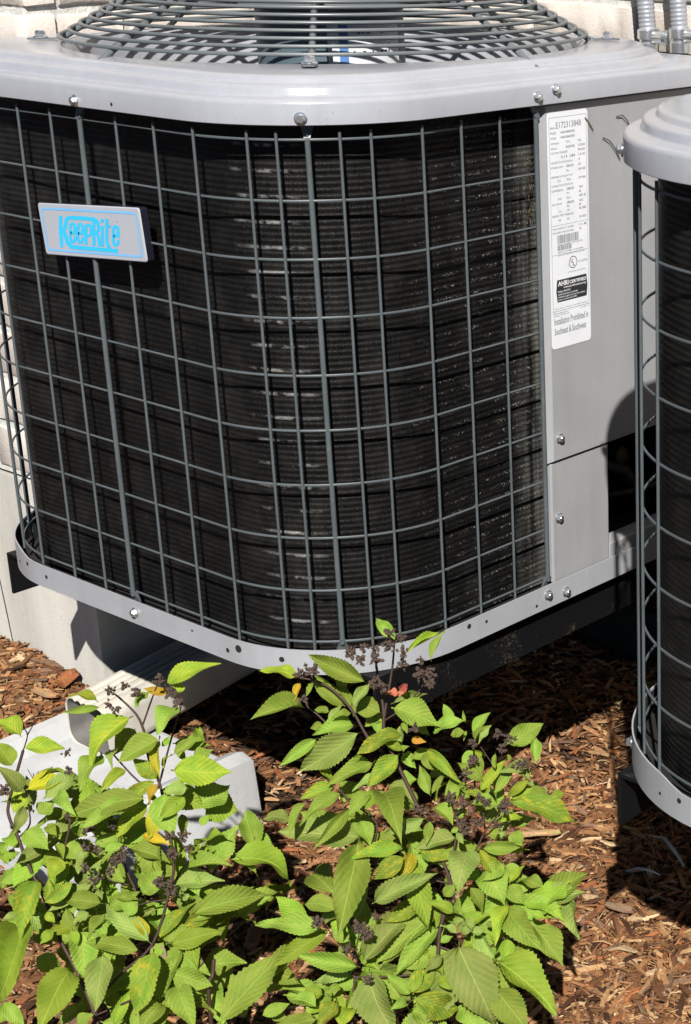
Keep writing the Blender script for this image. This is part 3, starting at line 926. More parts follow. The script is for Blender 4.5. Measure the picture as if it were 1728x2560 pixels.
print_text('Manufacturer', 0.3840, 0.3532, 0.0020, 0.028, 'greyink'); print_text('Lewisburg, TN 37091 U.S.A.', 0.3840, 0.3502, 0.0020, 0.030, 'greyink'); print_text('01-2017', 0.4360, 0.3535, 0.0017, 0.013, 'greyink')
print_text('Installation Prohibited in', 0.3845, 0.3395, 0.0088, 0.0655, 'greyink', bold=.012)
print_text('Southeast & Southwest', 0.3845, 0.3265, 0.0088, 0.0615, 'greyink', bold=.012)

# name badge on the front guard
BT = Vector((-0.4805, -0.0105, 0.4928)); BE1 = Vector((0.2045, 0.0, 0.0165)); BE2 = Vector((0.0058, 0.0, -0.0630))
def bp(u, v, d=0.0): return BT + BE1 * u + BE2 * v + Vector((0, -d, 0))
def rrect(u0, u1, v0, v1, ru, d):
    rv = ru * 0.203 / 0.0627
    out = []
    for cu, cv, a0 in ((u1 - ru, v0 + rv, -90), (u1 - ru, v1 - rv, 0), (u0 + ru, v1 - rv, 90), (u0 + ru, v0 + rv, 180)):
        for i in range(6):
            a = math.radians(a0 + 18 * i); out.append(bp(cu + ru * math.cos(a), cv + rv * math.sin(a), d))
    return out
b = MB(); b.loft([rrect(0.006, 0.994, 0.02, 0.98, 0.016, -0.0108), rrect(0, 1, 0, 1, 0.018, -0.0104), rrect(0, 1, 0, 1, 0.018, -0.0012)], True, True, True)
badge = U(b, 'badge', 'badge_body', 40)
b = MB(); b.loft([rrect(0, 1, 0, 1, 0.018, -0.0011), rrect(0.001, 0.999, 0.004, 0.996, 0.018, 0.0), rrect(0.006, 0.994, 0.018, 0.982, 0.016, 0.0006)], True, True, True)
b.build('badge_plate', MAT['silver'], badge, 25)
b = MB(); b.loft([rrect(0.028, 0.972, 0.080, 0.920, 0.030, 0.0009), rrect(0.041, 0.959, 0.122, 0.878, 0.024, 0.0009)], True)
b.build('badge_border', MAT['blueline'], badge)
def zuv(x, y):
    dx, dy = x - 70, y - 80
    det = 1200 * 635 - 120 * 50
    return ((dx * 635 - dy * 120) / det, (1200 * dy - 50 * dx) / det)
stroke_k = [0]
def stroke(mb, pts, w):
    pts = [Vector((x, y)) for x, y in pts]
    stroke_k[0] += 1
    d = 0.0008 + 0.000012 * stroke_k[0]
    L, R_ = [], []
    for i, p in enumerate(pts):
        t = (pts[min(i + 1, len(pts) - 1)] - pts[max(i - 1, 0)]).normalized()
        nn = Vector((-t.y, t.x)) * w / 2
        if 0 < i < len(pts) - 1:
            t1 = (pts[i] - pts[i - 1]).normalized()
            nn /= max(0.5, abs(t1.dot(t)))
        L.append(p + nn); R_.append(p - nn)
    mb.loft([[bp(*zuv(*q), d) for q in L], [bp(*zuv(*q), d) for q in R_]], False)
lo = MB()
stroke(lo, [(366, 235), (368, 400), (386, 618)], 44)
stroke(lo, [(392, 436), (420, 380), (445, 262), (470, 256), (620, 260), (760, 268), (806, 300)], 48)
stroke(lo, [(396, 412), (430, 470), (455, 560), (500, 606), (620, 618), (840, 628), (1058, 642)], 50)
def small_e(x0, y0, s=1.0):
    w_, h_ = 58 * s, 232 * s
    stroke(lo, [(x0 + 6, y0 + h_ * .50), (x0 + w_ * .98, y0 + h_ * .51), (x0 + w_, y0 + h_ * .22), (x0 + w_ * .85, y0 + h_ * .06), (x0 + w_ * .5, y0 + 2), (x0 + w_ * .18, y0 + h_ * .06), (x0, y0 + h_ * .24), (x0 + 6, y0 + h_ * .78), (x0 + w_ * .28, y0 + h_ * .96), (x0 + w_ * .75, y0 + h_ * .98), (x0 + w_ * 1.08, y0 + h_ * .84), (x0 + w_ * 1.06, y0 + h_ * .68)], 34)
small_e(484, 322); small_e(576, 326); small_e(994, 346, 1.0)
stroke(lo, [(672, 334), (680, 578)], 38)
stroke(lo, [(676, 346), (716, 340), (738, 372), (738, 440), (718, 468), (682, 466)], 32)
stroke(lo, [(764, 276), (766, 420), (776, 586)], 40)
stroke(lo, [(790, 282), (818, 310), (824, 390), (806, 424), (774, 428)], 36)
stroke(lo, [(796, 424), (824, 470), (842, 588)], 36)
stroke(lo, [(866, 346), (876, 590)], 36); stroke(lo, [(860, 264), (864, 306)], 38)
stroke(lo, [(918, 262), (926, 540), (944, 590), (972, 588)], 38); stroke(lo, [(896, 346), (966, 350)], 26)
stroke(lo, [(1034, 282), (1036, 300)], 14)
lo.build('lettering', MAT['blue'], badge)

# a copy of the whole unit stands further along the wall
tag(unit, 'grey condenser unit with blue lettered badge on its front wire guard', 'air conditioner', 'condenser units on brackets')
def copy_tree(o, parent=None):
    c = o.copy(); col.objects.link(c); c.parent = parent
    for ch in list(o.children): copy_tree(ch, c)
    return c
unit2 = copy_tree(unit)
LEAN = 0.018
unit2.location = unit.location + Vector((1.108, 0.027, 0.382 * LEAN - 0.003))
unit2.rotation_euler = (LEAN, 0.012, 0)
unit2['label'] = 'second grey condenser unit, cut off by the right edge'

# ------------------------------------------------------------------ black angle brackets carrying the units
def bracket(x, y0, sgn, label_, z1=-0.0385):
    """vertical leg at x, horizontal leg towards sgn, both running back to the wall"""
    e = empty('support_bracket', (x, y0, z1 - 0.06))
    tag(e, label_, 'bracket', 'wall brackets')
    l_ = -Vector((x, y0, z1 - 0.06))
    b = MB(); b.box((min(x, x + sgn * 0.005), y0, z1 - 0.062), (max(x, x + sgn * 0.005), Y2, z1 - 0.0045)); b.build('side_leg', MAT['black'], e, loc=l_)
    b = MB(); b.box((min(x, x + sgn * 0.062), y0, z1 - 0.0044), (max(x, x + sgn * 0.062), Y2, z1)); b.build('top_leg', MAT['black'], e, loc=l_)
    b = MB(); b.box((min(x, x + sgn * 0.05), Y2 - 0.006, GZ + 0.05), (max(x, x + sgn * 0.05), Y2 - 0.0005, z1 - 0.0626)); b.build('wall_plate', MAT['black'], e, loc=l_)
    b = MB(); b.tube([(x + sgn * 0.02, Y2 - 0.02, GZ + 0.09), (x + sgn * 0.02, 0.55, z1 - 0.055)], 0.011, 4); b.build('brace', MAT['black'], e, loc=l_)
    for yy in (y0 + 0.018, y0 + 0.05):
        o = put('rivet', sme, None, e, Vector((x + sgn * 0.03, yy, z1)) + l_, (0, 0, yy), (0.5, 0.5, 0.3))
bracket(-0.732, 0.030, 1, 'black steel angle bracket under the badge unit, at the left by the house corner')
bracket(-0.004, 0.060, -1, 'long black steel bracket under the right side of the badge unit')
bracket(0.379, 0.058, 1, 'scratched black steel bracket end under the unit at the right edge')
bracket(1.105, 0.090, -1, 'black steel bracket under the far side of the right unit')

LEAVES = """\
R g 160,-50,95 128,-47,111 31,-60,74 14
R y 162,-38,79 170,11,88 39,-22,90 10
R g 185,-24,69 181,0,93 13,-68,72 10
R g 152,-87,57 98,-112,81 55,-63,54 22
R y 99,-133,66 70,-159,74 43,-20,88 16
R Y 96,-131,59 103,-146,45 36,-51,78 8
R g 94,-112,51 99,-126,41 46,-40,79 6
R g 103,-133,31 94,-191,40 47,6,88 22
R g 109,-82,14 78,-98,39 68,-45,58 19
R g 79,-68,22 54,-77,37 44,-88,19 9
R g 125,-88,18 98,-81,34 44,-24,86 12
R p 149,-107,35 147,-79,50 45,-41,79 12
R g 150,-68,13 120,-79,20 40,-68,61 23
R g 171,-72,28 210,-46,8 62,-39,69 31
R p 164,-66,28 174,-27,26 69,-14,71 10
R g 127,-47,-3 129,-72,-6 56,-3,83 18
R g 143,-66,-16 126,-56,-2 41,-42,81 12
R g 104,-101,14 93,-111,17 41,-24,88 10
R g 102,-109,1 95,-120,-1 67,-50,54 10
R g 129,-92,17 124,-113,17 58,-11,81 9
R p 110,-109,6 109,-89,17 47,-44,76 9
R p 153,-101,5 109,-142,-35 42,-82,38 33
R g 117,-130,-2 104,-170,-21 65,-50,57 14
R g 124,-84,-3 106,-123,-4 61,-29,73 22
R s 182,-66,-3 166,-117,-13 38,-28,88 20
R s 189,-75,-18 168,-86,-9 55,-48,68 10
R s 185,-76,-21 174,-111,-47 53,-61,60 22
R g 156,-86,-36 147,-141,-41 53,-17,83 21
R s 108,-127,-40 127,-124,-53 57,-11,81 12
R r 167,-56,37 158,-66,38 37,-25,90 11
R r 184,-71,52 191,-66,59 68,-72,-17 10
R r 163,-56,35 167,-47,33 72,-18,67 8
R O 195,-68,-5 209,-61,-6 40,-67,63 9
R g 193,-77,20 203,-81,11 41,-56,72 7
R g 175,-66,-25 181,-60,-21 28,-66,70 7
R g 79,-53,18 71,-60,28 80,-49,36 13
R g 175,-38,-4 188,-36,-14 47,-72,52 10
R g 206,-45,-3 233,-22,9 10,-56,82 19
R g 234,-47,4 247,-39,8 7,-53,85 13
R g 227,-17,5 220,-13,15 32,-76,57 4
R g 259,-40,11 263,-18,27 34,-60,72 12
R g 216,5,-28 230,18,-12 26,-84,47 10
R p 258,-30,-6 261,-14,9 18,-66,73 7
R g 232,-22,-1 237,-31,-8 46,-36,82 4
R g 266,3,-18 283,42,-4 67,-50,55 24
R g 300,12,-36 280,32,-16 53,-27,81 12
R g 221,-1,-37 220,-17,-50 29,-64,71 16
R g 255,-26,-20 263,-38,-44 72,-51,46 10
R s 206,-58,-16 252,-54,-44 43,-66,61 14
R g 190,-49,-32 223,-46,-44 33,-63,70 20
R g 232,-79,-56 204,-65,-37 25,-58,77 14
R g 232,-78,-55 227,-52,-41 53,-32,79 7
R g 249,-69,-72 228,-39,-53 44,-26,86 15
R y 269,-43,-55 280,-13,-26 50,-68,53 12
R g 287,-38,-55 288,-3,-28 52,-53,67 11
R g 255,-9,-76 242,31,-65 47,-10,88 14
R p 311,-7,-41 295,-12,-31 58,-29,76 13
R y 311,-8,-40 296,-26,-59 49,-79,36 10
R g 212,-19,-78 239,-28,-85 11,-36,92 15
R g 284,-32,-27 277,-24,-14 29,-75,60 6
R g 274,1,-34 270,2,-27 75,-51,43 5
R s 307,-36,-55 355,14,-87 66,-17,73 27
R g 275,16,-76 303,36,-93 57,-17,80 17
R b 333,2,-63 338,16,-58 27,-40,87 12
R g 233,42,-109 267,51,-109 0,-4,100 27
R g 268,-54,-65 289,-36,-68 36,-22,91 17
R g 252,-10,-74 280,-27,-77 27,29,92 16
R g 230,-74,-73 255,-72,-84 42,-19,89 19
R y 292,-38,-86 303,-8,-89 40,-6,92 12
R g 276,-5,-114 291,18,-109 28,-37,89 16
R p 251,-60,-109 230,-98,-110 36,-20,91 20
R g 286,-61,-109 312,-25,-113 76,-48,43 15
R g 299,-28,-101 321,-33,-106 10,-55,83 17
R g 256,-75,-94 261,-66,-91 60,-54,59 6
R g 241,-32,-91 231,-45,-100 26,-69,68 12
R g 256,-20,-121 267,-3,-127 67,-24,71 16
R g 188,-37,-34 178,-53,-39 67,-52,52 13
R g 156,-46,-43 175,-47,-54 37,-59,72 14
R g 162,-58,-73 174,-47,-69 24,-55,80 23
R s 142,-131,-51 124,-162,-58 44,-43,79 16
R g 153,-131,-56 140,-177,-75 43,-43,79 17
R g 119,-154,-69 132,-188,-86 13,-41,90 12
R g 145,-116,-83 146,-166,-107 77,-27,58 14
R g 176,-112,-56 181,-147,-66 35,-23,91 17
R g 160,-116,-93 182,-124,-111 53,-31,79 19
R g 178,-97,-64 246,-138,-74 10,-7,99 33
R p 170,-84,-59 201,-75,-78 55,-29,78 18
R p 233,-88,-79 202,-117,-94 57,-77,27 16
R g 166,-124,-109 213,-198,-165 55,-26,80 37
R p 187,-157,-192 165,-123,-159 37,-51,78 25
R s 211,-101,-117 180,-148,-119 58,-41,70 18
R s 229,-117,-113 212,-143,-133 47,-71,52 21
R S 211,-91,-126 222,-118,-147 68,-27,68 16
R s 225,-96,-112 248,-73,-130 73,-22,65 25
R p 213,-153,-160 254,-98,-136 46,-62,63 24
R s 238,-92,-169 206,-127,-198 24,-73,64 22
R g 174,-186,-191 112,-222,-190 31,-50,81 23
R g 182,-176,-169 150,-188,-169 16,-37,92 22
R g 127,-90,-90 108,-97,-74 67,-10,73 22
R g 100,-85,-144 82,-95,-139 40,-34,85 28
R g 117,-77,-144 104,-95,-131 68,7,73 19
R g 172,-70,-125 193,-69,-137 51,-6,86 23
R g 199,-74,-88 183,-80,-69 76,3,64 26
R p 280,-75,-108 307,-117,-125 39,-13,91 34
R g 297,-37,-134 295,-66,-141 70,-20,69 19
R g 265,-99,-158 270,-86,-149 56,-58,59 13
R g 284,-78,-149 300,-78,-173 82,-11,56 16
R y 319,-59,-166 339,-96,-188 16,-45,88 17
R g 317,-56,-174 376,-69,-194 10,-67,74 31
R b 354,-57,-166 367,-50,-170 47,-40,78 10
R b 340,-26,-181 345,11,-166 3,-36,93 28
R g 328,-52,-213 354,-52,-232 45,-65,62 15
R b 329,-69,-200 345,-89,-218 49,-33,81 16
R g 339,-69,-206 347,-71,-215 64,-35,69 8
R g 277,-118,-201 282,-105,-198 47,-33,82 9
R p 283,-99,-198 270,-108,-188 57,9,82 11
R p 287,-101,-194 287,-90,-184 67,-49,55 10
R p 271,-83,-201 260,-74,-197 20,-17,97 7
R p 293,-101,-193 301,-90,-186 23,-66,72 10
R p 308,-101,-186 315,-89,-185 51,-38,77 10
R p 308,-80,-187 314,-71,-186 63,-45,63 7
R p 290,-108,-201 336,-105,-279 75,-52,42 51
R b 329,-93,-213 407,-87,-245 39,-7,92 40
R b 264,-124,-214 291,-130,-228 35,-44,83 12
R b 290,-136,-229 309,-135,-237 36,-50,79 12
R b 279,-113,-272 284,-103,-266 47,-58,67 8
R s 272,-158,-249 289,-116,-279 95,-21,23 31
R s 270,-159,-244 276,-126,-231 45,-40,80 25
R g 263,-151,-255 239,-159,-236 66,-38,65 14
R g 271,-164,-254 271,-185,-249 51,18,84 12
R g 245,-138,-289 287,-127,-295 24,-52,82 24
R g 324,-109,-251 327,-96,-250 39,-19,90 12
R g 292,-113,-280 335,-113,-283 5,-66,75 21
R g 330,-92,-250 376,-94,-280 40,-62,67 35
R g 240,-79,-195 207,-142,-236 15,-60,79 33
R g 240,-84,-213 235,-144,-245 43,-45,78 24
R g 273,-47,-148 311,-56,-171 41,-36,84 36
R g 250,-73,-189 291,-76,-191 1,-41,91 24
R g 276,-61,-195 301,-60,-221 70,-33,64 20
R g 301,-37,-162 324,-38,-175 39,-52,76 20
R g 299,-74,-245 340,-83,-263 36,-20,91 23
R g 213,-175,-227 169,-217,-208 69,-48,54 20
R p 195,-162,-243 157,-188,-263 24,-79,57 17
R p 207,-158,-241 246,-161,-297 39,-86,32 45
R p 201,-163,-234 214,-97,-194 36,-54,77 30
R g 207,-144,-247 214,-57,-218 26,-32,91 30
R g 198,-174,-201 176,-177,-196 28,-45,85 15
R s 182,-202,-260 168,-216,-255 58,-32,75 16
R g 193,-220,-261 165,-230,-258 15,-4,99 21
R s 207,-202,-259 203,-227,-275 31,-55,77 20
R g 200,-193,-245 196,-208,-248 60,-30,74 9
R g 197,-224,-271 159,-249,-283 12,-59,80 21
R y 207,-184,-276 217,-208,-282 -9,-27,96 27
R g 187,-163,-274 167,-170,-265 45,-25,85 21
R g 217,-128,-261 227,-93,-252 6,-26,96 21
R g 211,-121,-298 211,-131,-306 35,-55,76 16
R g 139,-157,-254 166,-150,-263 39,-38,84 19
L g 47,-243,-334 79,-164,-267 35,-68,64 39
L g 48,-190,-320 44,-112,-298 49,-21,84 22
L g 61,-195,-344 73,-167,-340 72,-39,57 15
L b 22,-189,-160 63,-145,-192 43,23,87 45
L g -23,-214,-176 19,-190,-166 9,-52,85 21
L p -38,-223,-198 -2,-186,-198 42,-40,81 23
L g -11,-223,-225 23,-149,-224 62,-30,72 29
L g -13,-224,-235 1,-196,-237 31,-8,95 16
L s -37,-250,-255 -32,-205,-232 25,-46,85 21
L b -17,-251,-253 20,-211,-242 41,-56,71 24
L g -45,-209,-293 -37,-157,-272 49,-39,78 33
L g -43,-196,-321 -6,-165,-317 29,-44,85 34
L P -44,-251,-259 -27,-254,-281 54,-65,54 17
L g -9,-258,-281 28,-236,-294 58,-65,50 27
L g 0,-258,-292 51,-275,-317 28,-42,87 29
L g 6,-283,-301 14,-315,-310 33,-17,93 30
L g -25,-200,-336 36,-225,-353 13,-31,94 29
L p -24,-225,-210 -23,-214,-208 85,-23,47 8
L g -31,-202,-172 -23,-193,-154 -6,-87,49 16
L g -48,-193,-223 -4,-166,-230 53,-76,37 18
L y -187,-292,-31 -212,-305,-16 55,-11,82 22
L y -190,-291,-45 -167,-259,-51 61,-32,72 20
L b -213,-293,-75 -230,-298,-50 82,-11,56 23
L p -181,-304,-93 -199,-318,-61 89,-17,42 19
L Z -178,-301,-89 -160,-264,-85 49,-34,80 22
L p -158,-294,-98 -162,-243,-93 48,-6,88 25
L y -194,-311,-120 -196,-288,-104 53,-46,71 19
L g -138,-288,-88 -97,-295,-96 8,-49,87 17
L y -96,-210,-9 -101,-264,-50 21,-60,77 37
L g -139,-181,-49 -142,-207,-68 80,-41,43 27
L g -110,-245,-46 -94,-285,-64 15,-35,93 27
L g -73,-195,-35 -90,-235,-51 36,-48,80 29
L s -70,-206,-82 -90,-219,-58 77,-53,37 18
L S -51,-217,-69 -95,-180,-52 4,-36,93 13
L s -77,-202,-87 -106,-228,-106 48,-81,33 15
L Y -55,-215,-77 -55,-229,-95 31,-76,57 11
L y -85,-233,-62 -85,-266,-75 50,-33,80 14
L g -59,-228,-91 -108,-289,-103 41,-49,77 29
L y -78,-214,-110 -84,-252,-136 21,-57,79 27
L S -72,-205,-113 -60,-231,-139 64,-39,67 21
L g -70,-240,-95 -81,-294,-105 49,-26,83 22
L g -57,-180,2 -47,-213,-14 18,-40,90 27
L g -54,-210,-90 -22,-227,-124 39,-63,67 32
L g -162,-318,-126 -129,-314,-139 36,-59,72 24
L b -172,-285,-138 -154,-287,-145 30,-37,88 13
L g -144,-286,-160 -120,-274,-165 38,-49,79 22
L g -119,-280,-139 -118,-271,-124 82,-52,25 10
L b -140,-297,-146 -125,-299,-157 57,-15,81 10
L g -198,-292,-182 -167,-280,-180 10,-42,90 20
L b -164,-303,-178 -152,-285,-175 51,-48,72 17
L b -199,-329,-158 -183,-332,-170 57,-20,80 11
L b -165,-336,-159 -166,-325,-153 -29,-46,84 21
L g -91,-239,-161 -54,-217,-174 43,-21,88 22
L g -121,-264,-154 -105,-232,-158 74,-31,59 16
L g -90,-271,-152 -79,-253,-146 46,-54,70 12
L g -162,-272,-189 -143,-246,-193 53,-27,81 23
L g -199,-279,-138 -200,-258,-132 47,-22,85 21
L y -247,-287,-136 -239,-263,-123 32,-53,79 20
L g -175,-251,-151 -160,-254,-163 46,-55,70 15
L y -88,-172,17 -47,-131,37 27,-64,72 24
L Y -79,-174,10 -104,-186,13 37,-60,71 11
L y -78,-170,12 -71,-158,13 49,-37,79 14
L y -145,-220,-3 -168,-238,5 43,-13,90 13
L g -127,-229,0 -143,-263,2 80,-34,49 9
L y -48,-203,-64 -6,-160,-71 60,-49,63 35
L g -95,-165,-61 -73,-136,-68 64,-33,69 17
L y -36,-195,-79 -28,-160,-88 76,-2,65 15
L p -26,-198,-80 -37,-220,-79 64,-25,72 19
L g -46,-180,-120 -38,-139,-111 29,-26,92 46
L g -31,-185,-136 -30,-174,-129 68,-41,61 10
L Y -76,-230,-143 -46,-217,-151 42,-50,76 12
L g -87,-212,5 -84,-194,18 -17,-56,81 19
L g -75,-180,-63 -60,-154,-48 45,-63,63 13
L g -64,-164,-76 -57,-142,-68 18,-37,91 20
L s -154,-315,-188 -122,-361,-219 38,-34,86 28
L g -137,-294,-185 -128,-321,-200 67,-18,72 23
L p -109,-276,-194 -130,-322,-217 39,-54,75 14
L g -90,-279,-213 -123,-305,-207 52,-48,70 21
L p -92,-295,-217 -97,-313,-224 48,-41,78 12
L g -75,-287,-217 -64,-317,-227 16,-28,95 16
L g -120,-307,-216 -105,-305,-240 58,-76,31 14
L g -116,-297,-252 -119,-279,-243 53,-31,79 10
L y -121,-330,-210 -111,-327,-220 64,-50,58 10
L b -153,-336,-229 -61,-430,-245 12,-4,99 39
L g -112,-299,-246 -77,-320,-281 63,-20,75 32
L g -40,-271,-259 -90,-301,-253 38,-52,77 21
L p -60,-304,-250 -29,-340,-287 46,-41,79 30
L b -115,-313,-289 -82,-377,-321 48,-19,86 41
L s -21,-267,-250 17,-319,-284 18,-44,88 32
L p -28,-264,-249 -94,-271,-222 37,-54,75 23
L S -34,-263,-243 -53,-269,-219 80,-23,55 13
L b -112,-329,-229 -111,-346,-237 75,-22,63 12
L y -120,-304,-153 -115,-324,-168 65,-35,67 20
L s -176,-337,-236 -168,-361,-249 60,-22,77 15
L g -190,-358,-341 -164,-352,-366 67,-45,59 18
L g -142,-321,-374 -141,-289,-361 57,-33,75 16
L g -64,-346,-323 -54,-331,-315 33,-60,73 16
L b -57,-305,-346 -60,-278,-317 56,-57,59 16
L g -7,-287,-295 -2,-316,-315 17,-54,82 19
L g -161,-327,-284 -147,-308,-305 89,-37,25 23
L g -126,-267,-343 -117,-240,-339 41,-28,87 35
L g -70,-277,-199 -53,-261,-203 52,-36,77 10
L g -47,-278,-214 -48,-264,-203 47,-53,70 19
L p -59,-261,-227 -50,-241,-225 75,-38,54 7
L g -51,-254,-200 -41,-234,-177 45,-77,46 25
L g -207,-331,-205 -205,-307,-198 87,-18,46 17
L g -189,-315,-247 -184,-298,-234 46,-61,65 18
L g -187,-312,-271 -163,-305,-282 49,-45,74 17
L g -198,-260,-204 -172,-242,-222 67,-27,69 24
L g -161,-238,-247 -155,-223,-235 8,-63,78 25
L g -84,-236,-327 -55,-236,-350 61,-10,79 27
L g -176,-284,-350 -149,-283,-361 36,-36,86 18
"""
HEADS = """\
R 106,-126,72
R 139,-93,91
R 155,-91,101
R 162,-83,98
R 153,-95,88
R 170,-89,90
R 180,-78,104
R 178,-60,108
R 187,-66,96
R 181,-63,78
R 173,-96,66
R 178,-88,61
R 208,-59,89
R 198,-53,68
R 210,-48,71
R 209,-49,59
R 101,-147,36
R 115,-144,48
R 212,-78,17
R 175,-73,117
R 107,-141,76
R 112,-122,75
R 219,-57,66
R 270,-49,6
R 267,-49,-16
R 259,-51,-33
R 277,-19,8
R 296,-20,8
R 295,-33,2
R 305,-17,-20
R 320,-22,-13
R 256,-74,-53
R 239,-102,-59
R 262,-60,-61
R 282,-54,-53
R 291,-53,-55
R 310,-45,-57
R 273,-72,-77
R 272,-67,-91
R 288,-65,-76
R 309,-56,-75
R 173,-196,-175
R 196,-170,-182
R 214,-172,-178
R 218,-166,-187
R 216,-152,-174
R 211,-187,-199
R 229,-179,-235
L -106,-228,26
L -87,-223,35
L -74,-218,28
L -112,-228,7
L -97,-230,7
L -62,-195,40
L -58,-185,22
L -44,-187,13
L -129,-276,-60
L -130,-275,-38
L -168,-324,-124
L -179,-326,-78
L -98,-280,-121
L -82,-259,-118
L -100,-286,-141
L -80,-285,-138
L -113,-292,-105
L -86,-258,-105
L -68,-262,-147
L -17,-234,-121
L -27,-227,-150
L -60,-276,-149
L -55,-269,-146
L -61,-282,-158
L -92,-294,-161
L -84,-289,-174
L -28,-245,-180
L -6,-224,-121
L -21,-230,-149
L 1,-226,-134
L -23,-248,-175
L -9,-247,-173
L -8,-247,-182
"""
STEMS = """\
R 5.5 5.0 287,-143,-317 262,-107,-221 258,-97,-196 258,-86,-176 248,-76,-143 160,-76,-6
R 5.0 3.0 160,-76,-6 156,-70,15 149,-66,39 141,-63,64 137,-60,82
R 4.5 2.2 157,-71,11 156,-62,36 155,-53,63 153,-46,90
R 4.5 2.4 163,-81,-25 147,-87,-9 128,-89,17 108,-96,38 91,-104,48 75,-114,51
R 3.0 1.8 111,-108,1 97,-113,14 89,-116,19 83,-117,28
R 2.5 1.6 158,-71,8 170,-58,20 184,-40,42 187,-30,62
R 4.0 2.4 258,-97,-196 247,-56,-101 242,-53,-87 255,-36,-71 251,-31,-55 242,-21,-15
R 2.6 1.6 243,-58,-100 217,-70,-85 209,-74,-81
R 3.2 1.8 258,-86,-176 269,-49,-120 272,-39,-104 283,-21,-80
R 2.6 2.0 272,-39,-103 265,-34,-83
R 1.6 1.2 288,-8,-61 267,-13,-41 248,-17,-17
R 2.6 1.8 283,-21,-80 287,-6,-54 299,9,-41 306,19,-29
R 3.0 2.0 263,-105,-219 291,-89,-226 310,-69,-215 319,-58,-205
R 3.0 1.8 269,-114,-244 196,-169,-250 190,-160,-225 188,-152,-207
R 2.4 1.6 191,-162,-230 174,-168,-219 158,-171,-202 148,-174,-196
R 2.4 1.6 241,-158,-286 255,-138,-269
R 4.0 3.0 215,-194,-316 204,-183,-284 196,-169,-250
R 2.6 2.0 251,-80,-156 183,-119,-136 175,-106,-98 145,-117,-75 133,-119,-61
L 6.0 4.0 -64,-320,-360 -75,-315,-334 -104,-313,-289 -127,-314,-257 -150,-312,-217 -177,-312,-176 -190,-311,-150 -203,-311,-128 -207,-306,-111 -204,-283,-56
L 2.0 1.2 -204,-283,-56 -203,-276,-39 -210,-277,-30
L 2.0 1.2 -203,-276,-39 -199,-269,-27
L 2.6 1.4 -190,-311,-150 -183,-299,-135 -191,-293,-108 -190,-284,-87 -191,-282,-81
L 1.2 0.8 -190,-284,-87 -186,-278,-78
L 1.2 0.8 -190,-284,-87 -197,-285,-76
L 1.2 0.8 -190,-293,-109 -198,-292,-94
L 4.2 3.0 -127,-314,-257 -135,-306,-228 -145,-289,-174 -146,-276,-143 -148,-271,-128
L 4.5 3.6 -75,-315,-334 -65,-288,-294 -42,-255,-260 -40,-226,-201 -45,-214,-167 -72,-202,-94 -86,-203,-68 -98,-198,-32
L 3.8 2.0 -98,-198,-32 -107,-199,-15 -127,-207,5 -134,-211,9
L 2.6 1.5 -100,-197,-26 -95,-184,5 -92,-177,21
L 3.0 2.0 -74,-204,-95 -72,-185,-48 -68,-168,-6 -67,-164,6
L 3.4 2.2 -74,-204,-95 -93,-215,-88 -126,-226,-54
L 3.2 2.0 -83,-270,-231 -60,-247,-217 -39,-230,-213
L 3.2 2.4 -64,-249,-214 -81,-249,-189 -89,-248,-173
L 2.0 1.4 -79,-252,-198 -95,-262,-194 -111,-270,-187 -122,-275,-180
L 6.0 5.5 23,-234,-311 21,-225,-291 18,-219,-274
L 2.0 1.4 -55,-242,-212 -38,-226,-205 -27,-221,-211
L 2.0 1.2 -91,-249,-170 -108,-255,-157 -126,-261,-141
L 1.6 1.0 -97,-250,-164 -99,-244,-146 -107,-244,-134
L 3.0 2.0 -75,-315,-334 6,-232,-284 -9,-234,-265 -31,-245,-257
"""

# ------------------------------------------------------------------ downspout and splash block
sp = empty('downspout', (-0.70, 0.10, -0.37))
tag(sp, 'cream metal downspout lying open-ended under the badge unit', 'downspout')
spl = -Vector((-0.70, 0.10, -0.37))
def spout_loop(y, o=0.0, z_off=0.0):
    w, h, r = 0.104 - 2 * o, 0.078 - 2 * o, 0.020 - o * 0.5
    cx_, cz_ = -0.698 - 0.205 * (y - 0.10), -0.333 + z_off
    out = []
    for sx_, sz_, a0 in ((1, -1, -90), (1, 1, 0), (-1, 1, 90), (-1, -1, 180)):
        c = (cx_ + sx_ * (w / 2 - r), cz_ + sz_ * (h / 2 - r))
        for i in range(7):
            a = math.radians(a0 + 15 * i); out.append((c[0] + r * math.cos(a), y, c[1] + r * math.sin(a)))
        if sx_ == 1 and sz_ == 1:      # pressed ribs along the top
            for k in range(20):
                t = (k + 0.5) / 20
                out.append((cx_ + (w / 2 - r) * (1 - 2 * t), y, cz_ + h / 2 - (0.0030 if k % 5 in (2, 3) else 0.0)))
        if sx_ == 1 and sz_ == -1:
            out.append((cx_ + w / 2 - 0.002, y, cz_))
    return out
b = MB()
ys = [0.10, 0.104, 0.2, 0.3, 0.45, 0.62]
b.loft([spout_loop(ys[0] + 0.003, 0.0012), spout_loop(ys[0], 0.0008)] + [spout_loop(y) for y in ys], True)
b.build('pipe', MAT['spout'], sp, 40, spl)
b = MB(); b.loft([spout_loop(y, 0.0016) for y in [0.1025] + ys[2:]], True)
b.build('pipe_inside', MAT['spout_in'], sp, 40, spl)
for k, (t0, y0, y1) in enumerate(((-0.012, 0.12, 0.47), (0.005, 0.16, 0.52), (0.020, 0.11, 0.36))):
    b = MB(); b.tube([(-0.698 - 0.205 * (y - .1) + t0 + 0.0008 * math.sin(y * 60), y, -0.2948 - (0.0024)) for y in [y0 + (y1 - y0) * i / 12 for i in range(13)]], 0.0009, 5)
    b.build('rust_streak', MAT['stain'], sp, None, spl)
for x_, y_ in ((-0.72, 0.34), (-0.71, 0.37), (-0.735, 0.29)):
    pass

